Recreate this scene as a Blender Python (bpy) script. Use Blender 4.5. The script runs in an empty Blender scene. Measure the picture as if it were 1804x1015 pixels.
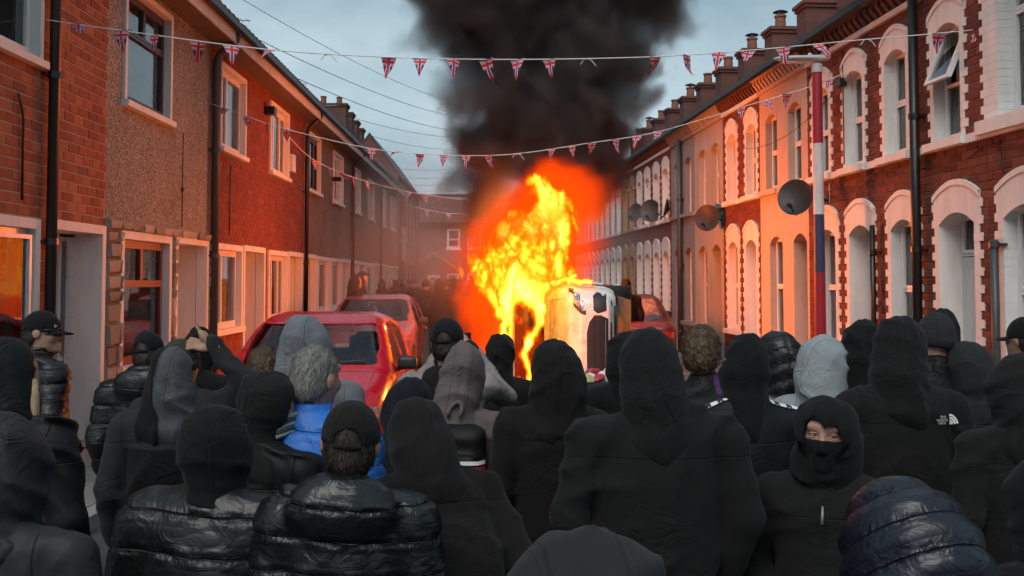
import bpy, bmesh, math, random
import numpy as np
from mathutils import Vector, Matrix

R = math.radians
rnd = random.Random(11)
scene = bpy.context.scene
COL = scene.collection

# ------------------------------------------------------------------ camera, world, sun, exposure
FPX, PCX, HOR, PIT, CAMH = 1750.0, 902.0, 493.0, R(2.5), 1.9      # focal length in px of the 1804 px wide photograph
PCY = HOR - FPX * math.tan(PIT)
cam_data = bpy.data.cameras.new('camera')
cam = bpy.data.objects.new('camera', cam_data)
COL.objects.link(cam)
cam.location = (0, 0, CAMH)
cam.rotation_euler = (R(90) + PIT, 0, 0)
cam_data.sensor_width = 36
cam_data.lens = FPX / 1804 * 36
cam_data.shift_y = -(507.5 - PCY) / 1804
cam_data.clip_start = 0.05
cam_data.clip_end = 2000
scene.camera = cam

SUN_EL, SUN_AZ = R(48), R(200)
world = bpy.data.worlds.new('World')
scene.world = world
world.use_nodes = True
wn, wl = world.node_tree.nodes, world.node_tree.links
wn.clear()
w_out = wn.new('ShaderNodeOutputWorld')
w_bg = wn.new('ShaderNodeBackground')
w_bg.inputs['Strength'].default_value = 0.1
w_sky = wn.new('ShaderNodeTexSky')
w_sky.sky_type = 'NISHITA'
w_sky.sun_disc = False
w_sky.sun_elevation = SUN_EL
w_sky.sun_rotation = SUN_AZ
w_sky.air_density = 1.0
w_sky.dust_density = 3.0
w_co = wn.new('ShaderNodeTexCoord')
w_map = wn.new('ShaderNodeMapping')
w_map.inputs['Scale'].default_value = (1.0, 1.0, 2.6)
w_map.inputs['Location'].default_value = (3.1, 0.4, 0.2)
wl.new(w_co.outputs['Generated'], w_map.inputs['Vector'])
w_n = wn.new('ShaderNodeTexNoise')
w_n.inputs['Scale'].default_value = 2.6
w_n.inputs['Detail'].default_value = 7
w_n.inputs['Roughness'].default_value = 0.55
w_n.inputs['Distortion'].default_value = 0.4
wl.new(w_map.outputs['Vector'], w_n.inputs['Vector'])
w_r = wn.new('ShaderNodeValToRGB')
w_r.color_ramp.elements[0].position = 0.37
w_r.color_ramp.elements[0].color = (1.0, 1.62, 1.95, 1)
w_r.color_ramp.elements[1].position = 0.68
w_r.color_ramp.elements[1].color = (2.6, 3.25, 3.5, 1)
wl.new(w_n.outputs['Fac'], w_r.inputs['Fac'])
w_mix = wn.new('ShaderNodeMix')
w_mix.data_type = 'RGBA'
w_mix.inputs[0].default_value = 0.9        # a closed cloud deck over the clear sky
wl.new(w_sky.outputs['Color'], w_mix.inputs[6])
wl.new(w_r.outputs['Color'], w_mix.inputs[7])
wl.new(w_mix.outputs[2], w_bg.inputs['Color'])
wl.new(w_bg.outputs[0], w_out.inputs['Surface'])

sun_data = bpy.data.lights.new('sun', 'SUN')
sun_data.energy = 0.9
sun_data.angle = R(40)
sun_data.color = (1.0, 0.97, 0.93)
sun = bpy.data.objects.new('sun', sun_data)
COL.objects.link(sun)
sun.rotation_euler = (R(90) - SUN_EL, 0, R(180) - SUN_AZ)

vs = scene.view_settings
vs.view_transform = 'Standard'
vs.look = 'None'
vs.exposure = 1.05
vs.gamma = 1.0
vs.use_curve_mapping = False

cy = scene.cycles
cy.use_denoising = True
cy.max_bounces = 5
cy.diffuse_bounces = 2
cy.glossy_bounces = 3
cy.transmission_bounces = 4
cy.transparent_max_bounces = 24
cy.volume_bounces = 1
cy.volume_step_rate = 4.0
cy.volume_max_steps = 128
cy.sample_clamp_indirect = 6.0
cy.caustics_reflective = False
cy.caustics_refractive = False
cy.use_adaptive_sampling = True
cy.adaptive_threshold = 0.05
cy.adaptive_min_samples = 12

# ------------------------------------------------------------------ projection helpers (photo pixel -> world)
def ray(px, py):
    a = (px - PCX) / FPX
    b = (PCY - py) / FPX
    return Vector((a, math.cos(PIT) - math.sin(PIT) * b, math.sin(PIT) + math.cos(PIT) * b))
def at(px, py, Y):
    r = ray(px, py)
    t = Y / r.y
    return Vector((r.x * t, Y, CAMH + r.z * t))
def atz(px, py, Z):
    r = ray(px, py)
    t = (Z - CAMH) / r.z
    return Vector((r.x * t, r.y * t, Z))
def proj(p):
    z = p[2] - CAMH
    f = p[1] * math.cos(PIT) + z * math.sin(PIT)
    u = -p[1] * math.sin(PIT) + z * math.cos(PIT)
    f = max(f, 1e-3)
    return PCX + FPX * p[0] / f, PCY - FPX * u / f

# ------------------------------------------------------------------ materials
MATS = {}
class NB:
    """small node builder"""
    def __init__(s, name):
        s.m = bpy.data.materials.new(name)
        s.m.use_nodes = True
        s.t = s.m.node_tree
        s.t.nodes.clear()
        s.out = s.t.nodes.new('ShaderNodeOutputMaterial')
    def n(s, typ, ins=None, **kw):
        nd = s.t.nodes.new('ShaderNode' + typ)
        for k, v in kw.items():
            setattr(nd, k, v)
        for k, v in (ins or {}).items():
            if isinstance(v, bpy.types.NodeSocket):
                s.t.links.new(v, nd.inputs[k])
            else:
                nd.inputs[k].default_value = v
        return nd
    def math(s, op, a, b=0.0, clamp=False):
        return s.n('Math', {0: a, 1: b}, operation=op, use_clamp=clamp).outputs[0]
    def noise(s, scale, vec=None, detail=3, rough=0.5, out='Fac'):
        ins = {'Scale': scale, 'Detail': detail, 'Roughness': rough}
        if vec is not None:
            ins['Vector'] = vec
        return s.n('TexNoise', ins).outputs[out]
    def ramp(s, fac, *stops):
        r = s.n('ValToRGB', {0: fac})
        e = r.color_ramp.elements
        while len(e) < len(stops):
            e.new(0.5)
        for i, (p, c) in enumerate(stops):
            e[i].position = p
            e[i].color = c if len(c) == 4 else (*c, 1)
        return r.outputs[0]
    def mix(s, fac, a, b, blend='MIX'):
        m = s.n('Mix', data_type='RGBA', blend_type=blend)
        for i, v in ((0, fac), (6, a), (7, b)):
            if isinstance(v, bpy.types.NodeSocket):
                s.t.links.new(v, m.inputs[i])
            else:
                m.inputs[i].default_value = v if i == 0 or len(v) == 4 else (*v, 1)
        return m.outputs[2]
    def pos(s):
        return s.n('NewGeometry').outputs['Position']
    def objc(s):
        return s.n('TexCoord').outputs['Object']
    def bump(s, h, strength=0.3, dist=0.01, normal=None):
        ins = {'Strength': strength, 'Distance': dist, 'Height': h}
        if normal is not None:
            ins['Normal'] = normal
        return s.n('Bump', ins).outputs[0]
    def pbsdf(s, **ins):
        names = {'base': 'Base Color', 'rough': 'Roughness', 'metal': 'Metallic', 'normal': 'Normal', 'spec': 'Specular IOR Level', 'coat': 'Coat Weight',
                 'coatr': 'Coat Roughness', 'sheen': 'Sheen Weight', 'sheenr': 'Sheen Roughness', 'emc': 'Emission Color', 'ems': 'Emission Strength', 'alpha': 'Alpha', 'sss': 'Subsurface Weight', 'trans': 'Transmission Weight'}
        d = {}
        for k, v in ins.items():
            if k in ('base', 'emc') and not isinstance(v, bpy.types.NodeSocket) and len(v) == 3:
                v = (*v, 1)
            d[names[k]] = v
        return s.n('BsdfPrincipled', d)
    def done(s, shader):
        s.t.links.new(shader.outputs[0], s.out.inputs['Surface'])
        MATS[s.m.name] = s.m
        return s.m

def sc3(c, k):
    return tuple(min(1.0, x * k) for x in c)

def paint(name, col, rough=0.6, var=0.12, scale=6.0, bump=0.0, bscale=80.0, metal=0.0, spec=0.5, coat=0.0, dirt=0.0, dirtcol=(0.05, 0.045, 0.04), local=False):
    """plain painted / moulded surface with uneven tone, fine relief and streaky dirt"""
    if name in MATS:
        return MATS[name]
    b = NB(name)
    p = b.objc() if local else b.pos()
    n1 = b.noise(scale, p, 5, 0.6)
    base = b.mix(n1, sc3(col, 1 - var), sc3(col, 1 + var))
    if dirt > 0:
        mp = b.n('Mapping', {'Vector': p, 'Scale': (1.6, 1.6, 0.35)}).outputs[0]
        d = b.ramp(b.noise(2.4, mp, 6, 0.68), (0.45, (0, 0, 0)), (0.75, (1, 1, 1)))
        base = b.mix(b.math('MULTIPLY', d, dirt), base, dirtcol)
    ins = dict(base=base, rough=rough, metal=metal, spec=spec, coat=coat)
    if bump > 0:
        ins['normal'] = b.bump(b.noise(bscale, p, 3, 0.6), bump, 0.01)
    return b.done(b.pbsdf(**ins))

def brick_piece_mat(name, cols, rough=0.85, dirt=0.35, dirtcol=(0.03, 0.022, 0.02)):
    """one brick: its own tone (per island and per object), grain, soot"""
    b = NB(name)
    g = b.n('NewGeometry')
    o = b.n('ObjectInfo')
    r = b.math('FRACT', b.math('ADD', g.outputs['Random Per Island'], o.outputs['Random']))
    stops = [(i / max(1, len(cols) - 1), c) for i, c in enumerate(cols)]
    base = b.ramp(r, *stops)
    grain = b.noise(70, g.outputs['Position'], 4, 0.7)
    base = b.mix(b.math('MULTIPLY', grain, 0.5), base, dirtcol)
    soot = b.ramp(b.noise(1.3, g.outputs['Position'], 6, 0.65), (0.42, (0, 0, 0)), (0.75, (1, 1, 1)))
    base = b.mix(b.math('MULTIPLY', soot, dirt), base, dirtcol)
    return b.done(b.pbsdf(base=base, rough=rough, spec=0.3, normal=b.bump(grain, 0.5, 0.006)))

def brick_tex_mat(name, c1, c2, mortar, scale=1.0, dirt=0.4):
    """brickwork too far off to tell the bricks apart (object coordinates of the house: x along, z up)"""
    b = NB(name)
    oc = b.objc()
    sp = b.n('SeparateXYZ', {0: oc})
    v = b.n('CombineXYZ', {0: sp.outputs[0], 1: sp.outputs[2], 2: 0.0}).outputs[0]
    br = b.n('TexBrick', {'Vector': v, 'Color1': (*c1, 1), 'Color2': (*c2, 1), 'Mortar': (*mortar, 1), 'Scale': 1.0, 'Mortar Size': 0.006, 'Brick Width': 0.225, 'Row Height': 0.075, 'Mortar Smooth': 0.2, 'Bias': 0.1})
    p = b.pos()
    soot = b.ramp(b.noise(1.1, p, 6, 0.65), (0.4, (0, 0, 0)), (0.75, (1, 1, 1)))
    base = b.mix(b.math('MULTIPLY', soot, dirt), br.outputs['Color'], (0.04, 0.03, 0.025))
    return b.done(b.pbsdf(base=base, rough=0.9, spec=0.25, normal=b.bump(br.outputs['Fac'], -0.5, 0.01)))

def glass_mat(name, tint=(0.8, 0.85, 0.85), rough=0.02, ior=1.5, fac=1.0, dirt=0.0):
    b = NB(name)
    fr = b.n('Fresnel', {'IOR': ior}).outputs[0]
    fr = b.math('MULTIPLY', fr, fac, True)
    t = b.n('BsdfTransparent', {'Color': (*tint, 1)})
    nrm = b.bump(b.noise(1.7, b.pos(), 2, 0.4), 0.05, 0.06)
    g = b.n('BsdfGlossy', {'Roughness': rough, 'Color': (0.95, 0.97, 1, 1), 'Normal': nrm})
    m = b.n('MixShader', {0: fr, 1: t.outputs[0], 2: g.outputs[0]})
    if dirt > 0:
        d = b.n('BsdfDiffuse', {'Color': (0.25, 0.22, 0.2, 1)})
        f = b.math('MULTIPLY', b.ramp(b.noise(3, b.pos(), 6, 0.7), (0.4, (0, 0, 0)), (0.8, (1, 1, 1))), dirt)
        m = b.n('MixShader', {0: f, 1: m.outputs[0], 2: d.outputs[0]})
    return b.done(m)

# ------------------------------------------------------------------ mesh helpers
class MB:
    def __init__(s):
        s.v, s.f, s.mi = [], [], []
    def add(s, vs, fs, mi=0):
        o = len(s.v)
        s.v.extend([tuple(v) for v in vs])
        s.f.extend([tuple(i + o for i in f) for f in fs])
        s.mi.extend([mi] * len(fs))
        return s
    def box(s, x0, x1, y0, y1, z0, z1, mi=0):
        v = [(x0, y0, z0), (x1, y0, z0), (x1, y1, z0), (x0, y1, z0), (x0, y0, z1), (x1, y0, z1), (x1, y1, z1), (x0, y1, z1)]
        return s.add(v, [(0, 3, 2, 1), (4, 5, 6, 7), (0, 1, 5, 4), (1, 2, 6, 5), (2, 3, 7, 6), (3, 0, 4, 7)], mi)
    def cbox(s, x0, x1, y0, y1, z0, z1, c=0.006, mi=0):
        """box whose street side (y0) has chamfered edges; no back face"""
        v = [(x0, y1, z0), (x1, y1, z0), (x1, y1, z1), (x0, y1, z1),
             (x0, y0 + c, z0), (x1, y0 + c, z0), (x1, y0 + c, z1), (x0, y0 + c, z1),
             (x0 + c, y0, z0 + c), (x1 - c, y0, z0 + c), (x1 - c, y0, z1 - c), (x0 + c, y0, z1 - c)]
        f = [(8, 9, 10, 11)]
        for i in range(4):
            j = (i + 1) % 4
            f.append((4 + i, 4 + j, 8 + j, 8 + i))
            f.append((i, j, 4 + j, 4 + i))
        return s.add(v, f, mi)
    def prism(s, pts, y0, y1, mi=0, axis='y'):
        """polygon (a, b) extruded; axis y: (x,z), axis x: (y,z), axis z: (x,y)"""
        n = len(pts)
        def P(a, b, c):
            return (a, c, b) if axis == 'y' else ((c, a, b) if axis == 'x' else (a, b, c))
        v = [P(a, b, y0) for a, b in pts] + [P(a, b, y1) for a, b in pts]
        f = [tuple(range(n)), tuple(range(2 * n - 1, n - 1, -1))]
        f += [(i, i + n, (i + 1) % n + n, (i + 1) % n) for i in range(n)]
        return s.add(v, f, mi)
    def tube(s, pts, r, n=8, mi=0, cap=True):
        pts = [Vector(p) for p in pts]
        rs = r if isinstance(r, (list, tuple)) else [r] * len(pts)
        rings = []
        up = None
        for i, p in enumerate(pts):
            d = (pts[min(i + 1, len(pts) - 1)] - pts[max(i - 1, 0)])
            if d.length < 1e-9:
                d = Vector((0, 0, 1))
            d.normalize()
            if up is None:
                up = Vector((0, 0, 1)) if abs(d.z) < 0.9 else Vector((1, 0, 0))
            a = d.cross(up).normalized()
            up = a.cross(d).normalized()
            rings.append([p + (a * math.cos(2 * math.pi * k / n) + up * math.sin(2 * math.pi * k / n)) * rs[i] for k in range(n)])
        v = [q for g in rings for q in g]
        f = []
        for i in range(len(rings) - 1):
            for k in range(n):
                f.append((i * n + k, i * n + (k + 1) % n, (i + 1) * n + (k + 1) % n, (i + 1) * n + k))
        if cap:
            f.append(tuple(range(n - 1, -1, -1)))
            f.append(tuple((len(rings) - 1) * n + k for k in range(n)))
        return s.add(v, f, mi)
    def lathe(s, prof, n=16, mi=0, M=None):
        """(r, z) profile about z"""
        v, f = [], []
        for r, z in prof:
            for k in range(n):
                a = 2 * math.pi * k / n
                p = Vector((r * math.cos(a), r * math.sin(a), z))
                v.append(M @ p if M else p)
        for i in range(len(prof) - 1):
            for k in range(n):
                f.append((i * n + k, i * n + (k + 1) % n, (i + 1) * n + (k + 1) % n, (i + 1) * n + k))
        return s.add(v, f, mi)
    def mesh(s, name, mats, smooth=False):
        me = bpy.data.meshes.new(name)
        me.from_pydata(s.v, [], s.f)
        for m in (mats if isinstance(mats, (list, tuple)) else [mats]):
            me.materials.append(m)
        if any(s.mi):
            me.polygons.foreach_set('material_index', s.mi)
        if smooth:
            me.polygons.foreach_set('use_smooth', [True] * len(me.polygons))
        me.update()
        return me
    def build(s, name, mats, parent=None, smooth=False, fix=False):
        me = s.mesh(name, mats, smooth)
        if fix:
            bm = bmesh.new()
            bm.from_mesh(me)
            bmesh.ops.recalc_face_normals(bm, faces=bm.faces)
            bm.to_mesh(me)
            bm.free()
        return link(name, me, parent)

def link(name, data, parent=None, loc=None):
    o = bpy.data.objects.new(name, data)
    COL.objects.link(o)
    if parent is not None:
        o.parent = parent
    if loc is not None:
        o.location = loc
    return o
def tag(o, label=None, cat=None, group=None, kind=None):
    if label: o['label'] = label
    if cat: o['category'] = cat
    if group: o['group'] = group
    if kind: o['kind'] = kind
    return o
def empty(name, loc=(0, 0, 0), rz=0.0, scale=1.0):
    o = bpy.data.objects.new(name, None)
    COL.objects.link(o)
    o.location = loc
    o.rotation_euler = (0, 0, rz)
    o.scale = (scale,) * 3
    return o

# ------------------------------------------------------------------ materials of the street
m_asphalt = paint('asphalt', (0.05, 0.05, 0.052), 0.85, 0.35, 9, 0.6, 160, dirt=0.4)
m_pave = paint('pavement_concrete', (0.2, 0.19, 0.18), 0.9, 0.25, 5, 0.4, 90, dirt=0.5)
m_kerb = paint('kerb_stone', (0.25, 0.24, 0.23), 0.85, 0.2, 7, 0.4, 60, dirt=0.4)
m_white = paint('white_masonry_paint', (0.76, 0.75, 0.72), 0.7, 0.08, 4, 0.25, 70, dirt=0.22)
m_upvc = paint('white_upvc', (0.74, 0.74, 0.73), 0.35, 0.03, 3, dirt=0.12)
m_brownframe = paint('dark_brown_frame', (0.05, 0.032, 0.028), 0.4, 0.15, 9)
m_redframe = paint('red_brown_frame', (0.16, 0.035, 0.028), 0.4, 0.15, 9)
m_mortar = paint('mortar', (0.3, 0.25, 0.2), 0.95, 0.25, 12, 0.4, 120)
m_mortar_d = paint('dark_mortar', (0.13, 0.1, 0.085), 0.95, 0.25, 12, 0.4, 120)
m_brickL = brick_piece_mat('orange_brick', [(0.314, 0.085, 0.042), (0.47, 0.138, 0.059), (0.408, 0.114, 0.05), (0.58, 0.195, 0.092), (0.361, 0.097, 0.05)])
m_brickL2 = brick_piece_mat('red_brick', [(0.23, 0.052, 0.028), (0.299, 0.069, 0.034), (0.265, 0.057, 0.031), (0.356, 0.092, 0.046)])
m_brickR = brick_piece_mat('dark_red_brick', [(0.147, 0.034, 0.021), (0.238, 0.056, 0.034), (0.189, 0.042, 0.027), (0.308, 0.084, 0.049), (0.126, 0.031, 0.021)])
m_brickF = brick_tex_mat('brown_brickwork', (0.27, 0.165, 0.115), (0.22, 0.125, 0.09), (0.26, 0.22, 0.18))
m_brickFR = brick_tex_mat('red_brickwork', (0.2, 0.06, 0.045), (0.16, 0.048, 0.036), (0.14, 0.11, 0.1))
m_brickC = brick_tex_mat('chimney_brickwork', (0.17, 0.08, 0.062), (0.13, 0.062, 0.05), (0.08, 0.065, 0.06))
m_slate = paint('roof_slate', (0.045, 0.045, 0.05), 0.6, 0.3, 6, 0.4, 30)
m_tile = paint('roof_tile', (0.05, 0.042, 0.04), 0.75, 0.3, 6, 0.4, 40)
m_pipe_b = paint('black_pipe', (0.012, 0.011, 0.011), 0.4, 0.3, 12)
m_pipe_g = paint('grey_pipe', (0.05, 0.055, 0.06), 0.45, 0.2, 12)
m_soffit = paint('soffit_board', (0.16, 0.13, 0.11), 0.7, 0.2, 5, dirt=0.3)
m_fascia = paint('fascia_board', (0.55, 0.52, 0.49), 0.6, 0.15, 5, dirt=0.35)
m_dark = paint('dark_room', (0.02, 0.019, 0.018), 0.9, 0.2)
m_curtain = paint('net_curtain', (0.6, 0.6, 0.57), 0.9, 0.12, 14)
m_curtain_d = paint('grey_blind', (0.16, 0.16, 0.16), 0.9, 0.12, 14)
m_door_w = paint('white_door', (0.58, 0.58, 0.57), 0.45, 0.05, 4, dirt=0.15)
m_door_d = paint('dark_door', (0.06, 0.04, 0.035), 0.4, 0.2, 4)
m_glass = glass_mat('window_glass', ior=2.25)
m_stone = brick_piece_mat('stone_cladding', [(0.546, 0.494, 0.416), (0.39, 0.338, 0.273), (0.65, 0.598, 0.52), (0.312, 0.26, 0.221), (0.494, 0.403, 0.325)], dirt=0.3)
m_pot = paint('terracotta_pot', (0.22, 0.09, 0.06), 0.8, 0.25, 9, 0.3, 40, dirt=0.4)
m_cream = paint('cream_render', (0.55, 0.4, 0.31), 0.85, 0.08, 4, 0.5, 120, dirt=0.15)
m_beige = paint('beige_render', (0.42, 0.37, 0.31), 0.85, 0.1, 4, 0.5, 120, dirt=0.25)
m_greyr = paint('grey_render', (0.22, 0.235, 0.24), 0.85, 0.1, 4, 0.5, 120, dirt=0.25)
m_ochre = paint('ochre_paint', (0.34, 0.24, 0.12), 0.8, 0.1, 5, dirt=0.3)
m_metal = paint('galvanised_metal', (0.3, 0.3, 0.3), 0.5, 0.15, 20, metal=0.6)

def pebble_mat():
    b = NB('pebbledash')
    p = b.pos()
    vo = b.n('TexVoronoi', {'Vector': p, 'Scale': 62.0})
    r = b.n('SeparateColor', {0: vo.outputs['Color']}).outputs[0]
    c = b.ramp(r, (0.0, (0.1, 0.088, 0.07)), (0.35, (0.22, 0.195, 0.155)), (0.7, (0.3, 0.275, 0.23)), (1.0, (0.5, 0.47, 0.42)))
    c = b.mix(b.math('MULTIPLY', b.ramp(b.noise(1.2, p, 6, 0.65), (0.42, (0, 0, 0)), (0.8, (1, 1, 1))), 0.45), c, (0.1, 0.08, 0.06))
    return b.done(b.pbsdf(base=c, rough=0.9, spec=0.3, normal=b.bump(vo.outputs['Distance'], -0.9, 0.012)))
m_pebble = pebble_mat()

# ------------------------------------------------------------------ ground
g = MB()
g.add([(-400, -100, 0), (400, -100, 0), (400, 700, 0), (-400, 700, 0)], [(0, 1, 2, 3)])
tag(g.build('ground', m_asphalt), kind='structure')

SC = 1.9 / 1.8                     # the facades were measured from a 1.8 m eye height; the eye is at 1.9 m
WL = (-4.2, -0.0154)               # left facade line x = a + b*y (before SC)
WR = (5.5, -0.0623)
def wallx(w, s):
    return (w[0] + w[1] * s) * SC

def strip(name, w, off0, off1, z0, z1, mat, y0=-4, y1=52):
    b = MB()
    pts = []
    for s in (y0, y1):
        for o in (off0, off1):
            pts.append((wallx(w, s) + o, s * SC))
    (ax, ay), (bx, by), (cx2, cy2), (dx, dy) = pts
    base = [(ax, ay), (bx, by), (dx, dy), (cx2, cy2)]
    b.add([(x, y, z0) for x, y in base] + [(x, y, z1) for x, y in base], [(4, 5, 6, 7), (0, 1, 5, 4), (1, 2, 6, 5), (2, 3, 7, 6), (3, 0, 4, 7)])
    return b.build(name, mat, fix=True)
road = strip('road', (0, 0), -2.9, 3.2, 0.001, 0.004, m_asphalt)
tag(road, kind='structure')
pave_l = strip('pavement_left', WL, 0.0, 1.25, 0.0, 0.11, m_pave)
pave_r = strip('pavement_right', WR, -1.3, 0.0, 0.0, 0.11, m_pave)
for o in (pave_l, pave_r):
    tag(o, kind='structure')
def slabs(par, w, sgn):
    for s in np.arange(7.0, 22.0, 0.62):
        for k in range(2):
            b = MB()
            x = wallx(w, s) + sgn * (0.02 + k * 0.6)
            xa, xb = sorted((x, x + sgn * 0.585))
            b.box(xa, xb, s * SC, (s + 0.606) * SC, 0.1, 0.114 + 0.004 * rnd.random())
            b.build('paving_slab', m_pave, par)
def kerbs(par, w, sgn):
    for s in np.arange(6.0, 30.0, 0.9):
        b = MB()
        x = wallx(w, s + 0.45) + sgn * 1.25
        xa, xb = sorted((x, x + sgn * 0.13))
        b.box(xa, xb, s * SC, (s + 0.89) * SC, 0.0, 0.117 + 0.005 * rnd.random())
        b.build('kerb_stone', m_kerb, par)
slabs(pave_l, WL, 1); slabs(pave_r, WR, -1)
kerbs(pave_l, WL, 1); kerbs(pave_r, WR, -1)

# ------------------------------------------------------------------ house building blocks
# House frame: standing in the street facing the house, x to the right, y into the house, z up. Front plane y = 0.
def panel(W, z0, z1, openings, y0=0.0, y1=0.25, x0=0.0):
    """wall slab with rectangular openings, faces only where they can be seen"""
    xs = sorted({x0, W} | {min(max(o[i], x0), W) for o in openings for i in (0, 1)})
    zs = sorted({z0, z1} | {min(max(o[i], z0), z1) for o in openings for i in (2, 3)})
    def solid(i, j):
        if i < 0 or j < 0 or i >= len(xs) - 1 or j >= len(zs) - 1:
            return False
        cx, cz = (xs[i] + xs[i + 1]) / 2, (zs[j] + zs[j + 1]) / 2
        return not any(o[0] < cx < o[1] and o[2] < cz < o[3] for o in openings)
    b = MB()
    for i in range(len(xs) - 1):
        for j in range(len(zs) - 1):
            if not solid(i, j):
                continue
            a, c, d, e = xs[i], xs[i + 1], zs[j], zs[j + 1]
            b.add([(a, y0, d), (c, y0, d), (c, y0, e), (a, y0, e)], [(0, 1, 2, 3)])
            b.add([(a, y1, d), (c, y1, d), (c, y1, e), (a, y1, e)], [(3, 2, 1, 0)])
            if not solid(i - 1, j): b.add([(a, y0, d), (a, y0, e), (a, y1, e), (a, y1, d)], [(0, 1, 2, 3)])
            if not solid(i + 1, j): b.add([(c, y0, d), (c, y1, d), (c, y1, e), (c, y0, e)], [(0, 1, 2, 3)])
            if not solid(i, j - 1): b.add([(a, y0, d), (a, y1, d), (c, y1, d), (c, y0, d)], [(0, 1, 2, 3)])
            if not solid(i, j + 1): b.add([(a, y0, e), (c, y0, e), (c, y1, e), (a, y1, e)], [(0, 1, 2, 3)])
    return b

_ub = None
def unit_brick(mat):
    """18-triangle brick, 1 x 1 x 1, chamfered street side"""
    key = 'brick_' + mat.name
    if key in bpy.data.meshes:
        return bpy.data.meshes[key]
    b = MB()
    b.cbox(0, 1, 0, 1, 0, 1, 0.0)
    b = MB()
    cx, cz, cyy = 0.03, 0.09, 0.2
    v = [(0, 1, 0), (1, 1, 0), (1, 1, 1), (0, 1, 1), (0, cyy, 0), (1, cyy, 0), (1, cyy, 1), (0, cyy, 1), (cx, 0, cz), (1 - cx, 0, cz), (1 - cx, 0, 1 - cz), (cx, 0, 1 - cz)]
    f = [(8, 9, 10, 11)]
    for i in range(4):
        j = (i + 1) % 4
        f.append((4 + i, 4 + j, 8 + j, 8 + i))
        f.append((i, j, 4 + j, 4 + i))
    b.add(v, f)
    return b.mesh(key, mat)

def lay_bricks(W, z0, z1, openings, inside=None, L=0.215, h=0.065, joint=0.01, x0=0.0):
    """stretcher bond; returns (x0, x1, z, h); openings are cut out of the courses"""
    out = []
    z, row = z0, 0
    while z + h * 0.6 < z1:
        hh = min(h, z1 - z)
        x = x0 - (0.5 * (L + joint) if row % 2 else 0.0)
        while x < W:
            segs = [(max(x, x0), min(x + L, W))]
            for o in openings:
                if o[2] < z + hh * 0.5 < o[3]:
                    nx = []
                    for a, c in segs:
                        if o[1] <= a or o[0] >= c:
                            nx.append((a, c))
                        else:
                            if a < o[0]: nx.append((a, o[0] - 0.003))
                            if c > o[1]: nx.append((o[1] + 0.003, c))
                    segs = nx
            for a, c in segs:
                if c - a > 0.03 and not (inside and inside((a + c) / 2, z + hh / 2)):
                    out.append((a, c, z, hh))
            x += L + joint
        z += h + joint
        row += 1
    return out

def place_bricks(root, wall, bricks, mat, limit=300, proud=0.007, deep=0.03):
    """the largest in view as objects, the rest as one piece of brickwork"""
    M = root.matrix_world if False else Matrix.LocRotScale(root.location, root.rotation_euler, root.scale)
    rated = []
    for bk in bricks:
        c = M @ Vector(((bk[0] + bk[1]) / 2, 0, bk[2] + bk[3] / 2))
        px, py = proj(c)
        vis = -20 < px < 1824 and -20 < py < 860
        rated.append((0 if vis else 1, c.y, bk))
    rated.sort(key=lambda t: (t[0], t[1]))
    me = unit_brick(mat)
    rest = MB()
    for k, (nv, d, (a, c, z, hh)) in enumerate(rated):
        jit = rnd.uniform(-0.003, 0.003)
        if k < limit and nv == 0:
            o = bpy.data.objects.new('brick', me)
            COL.objects.link(o)
            o.parent = wall
            o.location = (a, -proud + jit, z)
            o.scale = (c - a, deep, hh)
        else:
            rest.cbox(a, c, -proud + jit, -proud + deep, z, z + hh, 0.005)
    if rest.v:
        tag(rest.build('brickwork', mat, wall), kind='stuff')

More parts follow.
